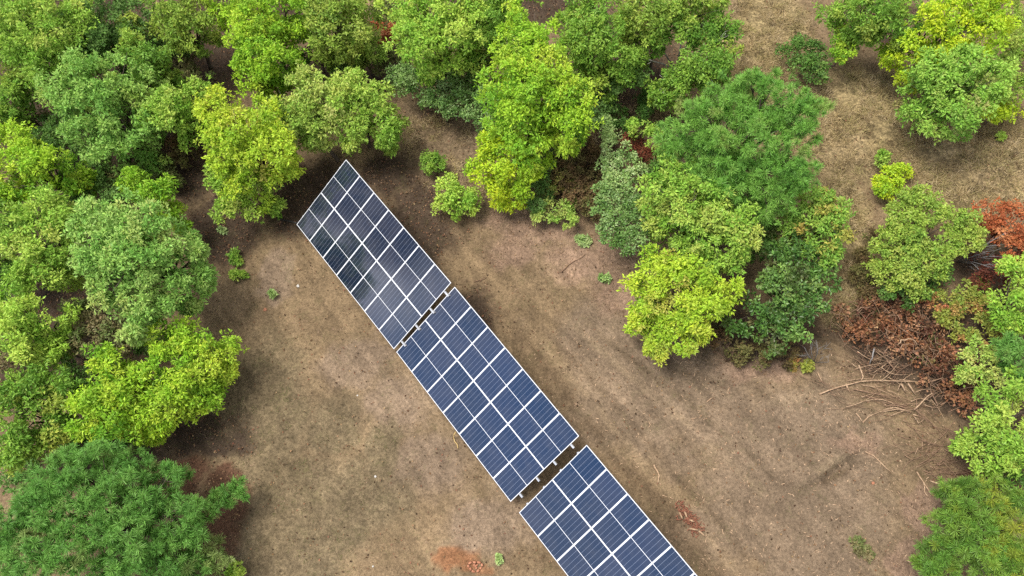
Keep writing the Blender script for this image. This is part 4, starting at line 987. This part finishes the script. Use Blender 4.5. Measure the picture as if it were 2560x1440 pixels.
# ------------------------------------------------------------------ countless small stuff
def scatter_stuff():
    rng = np.random.default_rng(21)
    xs = rng.uniform(-25, 25, 400000); ys = rng.uniform(-4, 34, 400000)
    W = zone_weights(xs, ys)
    straw = np.maximum.reduce([W[3], W[4], W[5] * .6, W[6] * .7])
    pink = W[2]; olive = W[7]; litter = np.maximum(W[8], W[9])  # litter covers the painted shade zones along with real leaf and needle litter
    pn = fbm(xs, ys, 70, .9)

    def blades(mask, count, nb, ln, wd, pal, spread=.8, clump=.12):
        idx = np.flatnonzero(rng.random(len(xs)) < mask * (pn > .42))[:count]
        x, y = xs[idx], ys[idx]; m = len(x)
        ii = np.repeat(np.arange(m), nb); t = len(ii)
        bx = x[ii] + rng.normal(size=t) * clump; by = y[ii] + rng.normal(size=t) * clump
        b = np.stack([bx, by, ground_z(bx, by) - .02], 1)
        d = unit(np.stack([rng.normal(size=t) * spread, rng.normal(size=t) * spread, np.abs(rng.normal(size=t)) * .7 + .25], 1))
        sc = rng.uniform(.6, 1.4, m)
        L = ln * sc[ii] * rng.uniform(.5, 1.2, t)
        s = unit(np.cross(d, np.array([0, 0, 1.]) + .3 * rng.normal(size=(t, 3)))) * wd
        tip = b + d * L[:, None]; tip[:, 2] -= L * .15
        V = np.stack([b - s, b + s, tip + s * .3, tip - s * .3], 1).reshape(-1, 3)
        cc = np.array(pal)[rng.integers(len(pal), size=m)][ii] * rng.uniform(.7, 1.3, t)[:, None]
        return V, np.repeat(cc, 4, 0)
    V, c = blades(straw * .12, 12000, 22, .30, .011, [(.46, .36, .19), (.54, .43, .26), (.33, .25, .13), (.36, .31, .14), (.17, .13, .075)])
    o = link('dry_grass', quads('dry_grass', V, c, DRYLEAF, (0, 0, 0))); tag(o, 'straw coloured dry grass on the ground at the upper right', 'grass', kind='stuff')
    V, c = blades(np.maximum(pink * .07, .004), 9000, 14, .17, .008, [(.46, .32, .23), (.40, .28, .18), (.30, .21, .14)])
    o = link('withered_grass', quads('withered_grass', V, c, DRYLEAF, (0, 0, 0))); tag(o, 'pinkish withered grass patches on the bare earth', 'grass', kind='stuff')
    V, c = blades(np.maximum(olive * .05, straw * .012), 7000, 12, .09, .010, [(.16, .17, .06), (.20, .19, .08), (.12, .14, .05), (.24, .19, .11)], clump=.09)
    o = link('short_grass', quads('short_grass', V, c, LEAF, (0, 0, 0))); tag(o, 'short olive turf at the lower left of the clearing', 'grass', kind='stuff')
    # fallen leaves in the litter and thinly over the earth
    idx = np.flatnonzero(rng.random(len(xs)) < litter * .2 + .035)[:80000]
    x, y = xs[idx], ys[idx]; m = len(x)
    p = np.stack([x, y, ground_z(x, y) + .03], 1)
    cc = np.array([(.20, .12, .07), (.13, .075, .045), (.32, .21, .12), (.07, .045, .03), (.24, .13, .08)])[rng.integers(5, size=m)]
    V, c = leaves(p, np.tile([0, 0, 1.], (m, 1)), cc, 1, .03, .085, .33, .0, rng, flat=1.6)
    V[:, 2] = np.maximum(V[:, 2], ground_z(V[:, 0], V[:, 1]) + .004)
    o = link('fallen_leaves', quads('fallen_leaves', V, c, DRYLEAF, (0, 0, 0))); tag(o, 'small brown fallen leaves strewn over the earth', 'leaf litter', kind='stuff')
    # pale wood chips, thickest to the right of the tables
    g = Geo(); k = 0
    while k < 800:
        px, py = rng.uniform(1300, 2360), rng.uniform(800, 1440)
        if py - 1090 > (px - 1448) * 1.2 + 10 or (px > 1560 and py < 880): continue
        if rng.random() > .35 + .65 * math.exp(-((px - 2150) / 220) ** 2 - ((py - 1080) / 130) ** 2): continue
        p = gnd(px, py, .012); a = rng.uniform(0, 6.28); l = rng.uniform(.04, .13); d = np.array([math.cos(a), math.sin(a), rng.uniform(-.1, .1)]); s = np.array([-d[1], d[0], 0]) * rng.uniform(.008, .017)
        up = np.array([0, 0, .012]); A, B_ = p - d * l / 2, p + d * l / 2
        g.add([A - s, A + s, B_ + s * .6, B_ - s * .6, A - s + up, A + s + up, B_ + s * .6 + up, B_ - s * .6 + up], [[0, 1, 2, 3], [7, 6, 5, 4], [0, 4, 5, 1], [1, 5, 6, 2], [2, 6, 7, 3], [3, 7, 4, 0]]); k += 1
    o = link('wood_chips', g.mesh('wood_chips', DEADWOOD)); tag(o, 'pale wood chips strewn over the bare earth', 'wood chips', kind='stuff')


# ------------------------------------------------------------------ sky, sun, camera
SUN_EL = math.radians(65)
LIGHT = np.array([.94, -.34])               # where shadows fall (x right, y up the photo)
LIGHT /= np.linalg.norm(LIGHT)


def build_light():
    w = bpy.data.worlds.new('World'); SC.world = w; w.use_nodes = True
    nt = w.node_tree; nt.nodes.clear(); L = nt.links.new
    out = nt.nodes.new('ShaderNodeOutputWorld'); bg = nt.nodes.new('ShaderNodeBackground')
    sky = nt.nodes.new('ShaderNodeTexSky'); sky.sky_type = 'NISHITA'; sky.sun_disc = False
    sky.sun_elevation = SUN_EL
    sd = -LIGHT
    sky.sun_rotation = math.atan2(sd[0], sd[1])
    sky.dust_density = 1.5
    tc = nt.nodes.new('ShaderNodeTexCoord')

    def noise(scale, det, rough, stretch):
        mp = nt.nodes.new('ShaderNodeMapping'); mp.inputs['Scale'].default_value = (1, 1, stretch)
        L(tc.outputs['Generated'], mp.inputs['Vector'])
        n = nt.nodes.new('ShaderNodeTexNoise'); n.inputs['Scale'].default_value = scale; n.inputs['Detail'].default_value = det; n.inputs['Roughness'].default_value = rough
        L(mp.outputs[0], n.inputs['Vector']); return n.outputs['Fac']

    def rng(src, a0, a1, b0, b1, smooth=False):
        m = nt.nodes.new('ShaderNodeMapRange'); L(src, m.inputs[0])
        if smooth: m.interpolation_type = 'SMOOTHSTEP'
        for i, v in enumerate((a0, a1, b0, b1)): m.inputs[1 + i].default_value = v
        return m.outputs[0]

    def mix(fac, A, B):
        m = nt.nodes.new('ShaderNodeMix'); m.data_type = 'RGBA'; L(fac, m.inputs[0])
        for k, v in ((6, A), (7, B)):
            if isinstance(v, tuple): m.inputs[k].default_value = v
            else: L(v, m.inputs[k])
        return m.outputs[2]
    # broken white cloud over most of the sky
    base = mix(rng(noise(4.2, 6, .55, 2.2), .40, .66, .25, .97), sky.outputs[0], (9.6, 9.0, 8.2, 1))
    # towards the left: clear blue air, and low ragged grey cloud further round
    v = Vector((-.93, -.26, .5)).normalized()
    dt = nt.nodes.new('ShaderNodeVectorMath'); dt.operation = 'DOT_PRODUCT'; L(tc.outputs['Generated'], dt.inputs[0]); dt.inputs[1].default_value = v
    sep = nt.nodes.new('ShaderNodeSeparateXYZ'); L(tc.outputs['Generated'], sep.inputs[0])
    ragged = mix(rng(noise(7.5, 6, .6, 1.6), .40, .68, 0, 1, True), (.8, 1.0, 1.4, 1), (14, 14, 14.6, 1))
    clear = mix(rng(noise(6.5, 5, .55, 1.5), .36, .66, 0, .55), (2.0, 4.2, 9.4, 1), (5.4, 6.2, 8.2, 1))
    side = mix(rng(sep.outputs[1], -.20, -.02, 0, 1, True), clear, ragged)
    col = mix(rng(dt.outputs['Value'], .80, .93, 0, 1, True), base, side)
    L(col, bg.inputs['Color']); bg.inputs['Strength'].default_value = .13
    L(bg.outputs[0], out.inputs['Surface'])
    s = bpy.data.lights.new('sun', 'SUN'); s.energy = 4.1; s.angle = math.radians(30); s.color = (1, .95, .87)
    o = bpy.data.objects.new('sun', s); COL.objects.link(o)
    d = Vector((LIGHT[0] * math.cos(SUN_EL), LIGHT[1] * math.cos(SUN_EL), -math.sin(SUN_EL)))
    o.rotation_euler = d.to_track_quat('-Z', 'Y').to_euler(); o.location = (-20, 10, 60)
    cam = bpy.data.cameras.new('camera'); co = bpy.data.objects.new('camera', cam); COL.objects.link(co)
    cam.sensor_width = 36; cam.sensor_fit = 'HORIZONTAL'; cam.lens = 36 * F / 2560
    cam.clip_start = .1; cam.clip_end = 3000
    co.location = (0, 0, CAMZ); co.rotation_euler = (TH, 0, 0)
    SC.camera = co
    SC.view_settings.view_transform = 'Standard'; SC.view_settings.look = 'None'
    SC.view_settings.exposure = .3; SC.view_settings.gamma = 1
    SC.cycles.max_bounces = 6; SC.cycles.diffuse_bounces = 3; SC.cycles.transmission_bounces = 3; SC.cycles.glossy_bounces = 2
    SC.cycles.use_denoising = False
    SC.cycles.pixel_filter_type = 'BLACKMAN_HARRIS'; SC.cycles.filter_width = 1.45


build_ground()
build_tables()
build_trees()
build_weeds()
build_debris()
scatter_stuff()
build_light()
print('cam z %.2f slope %.3f  leaves %d' % (CAMZ, slope, sum(STATS.values())))
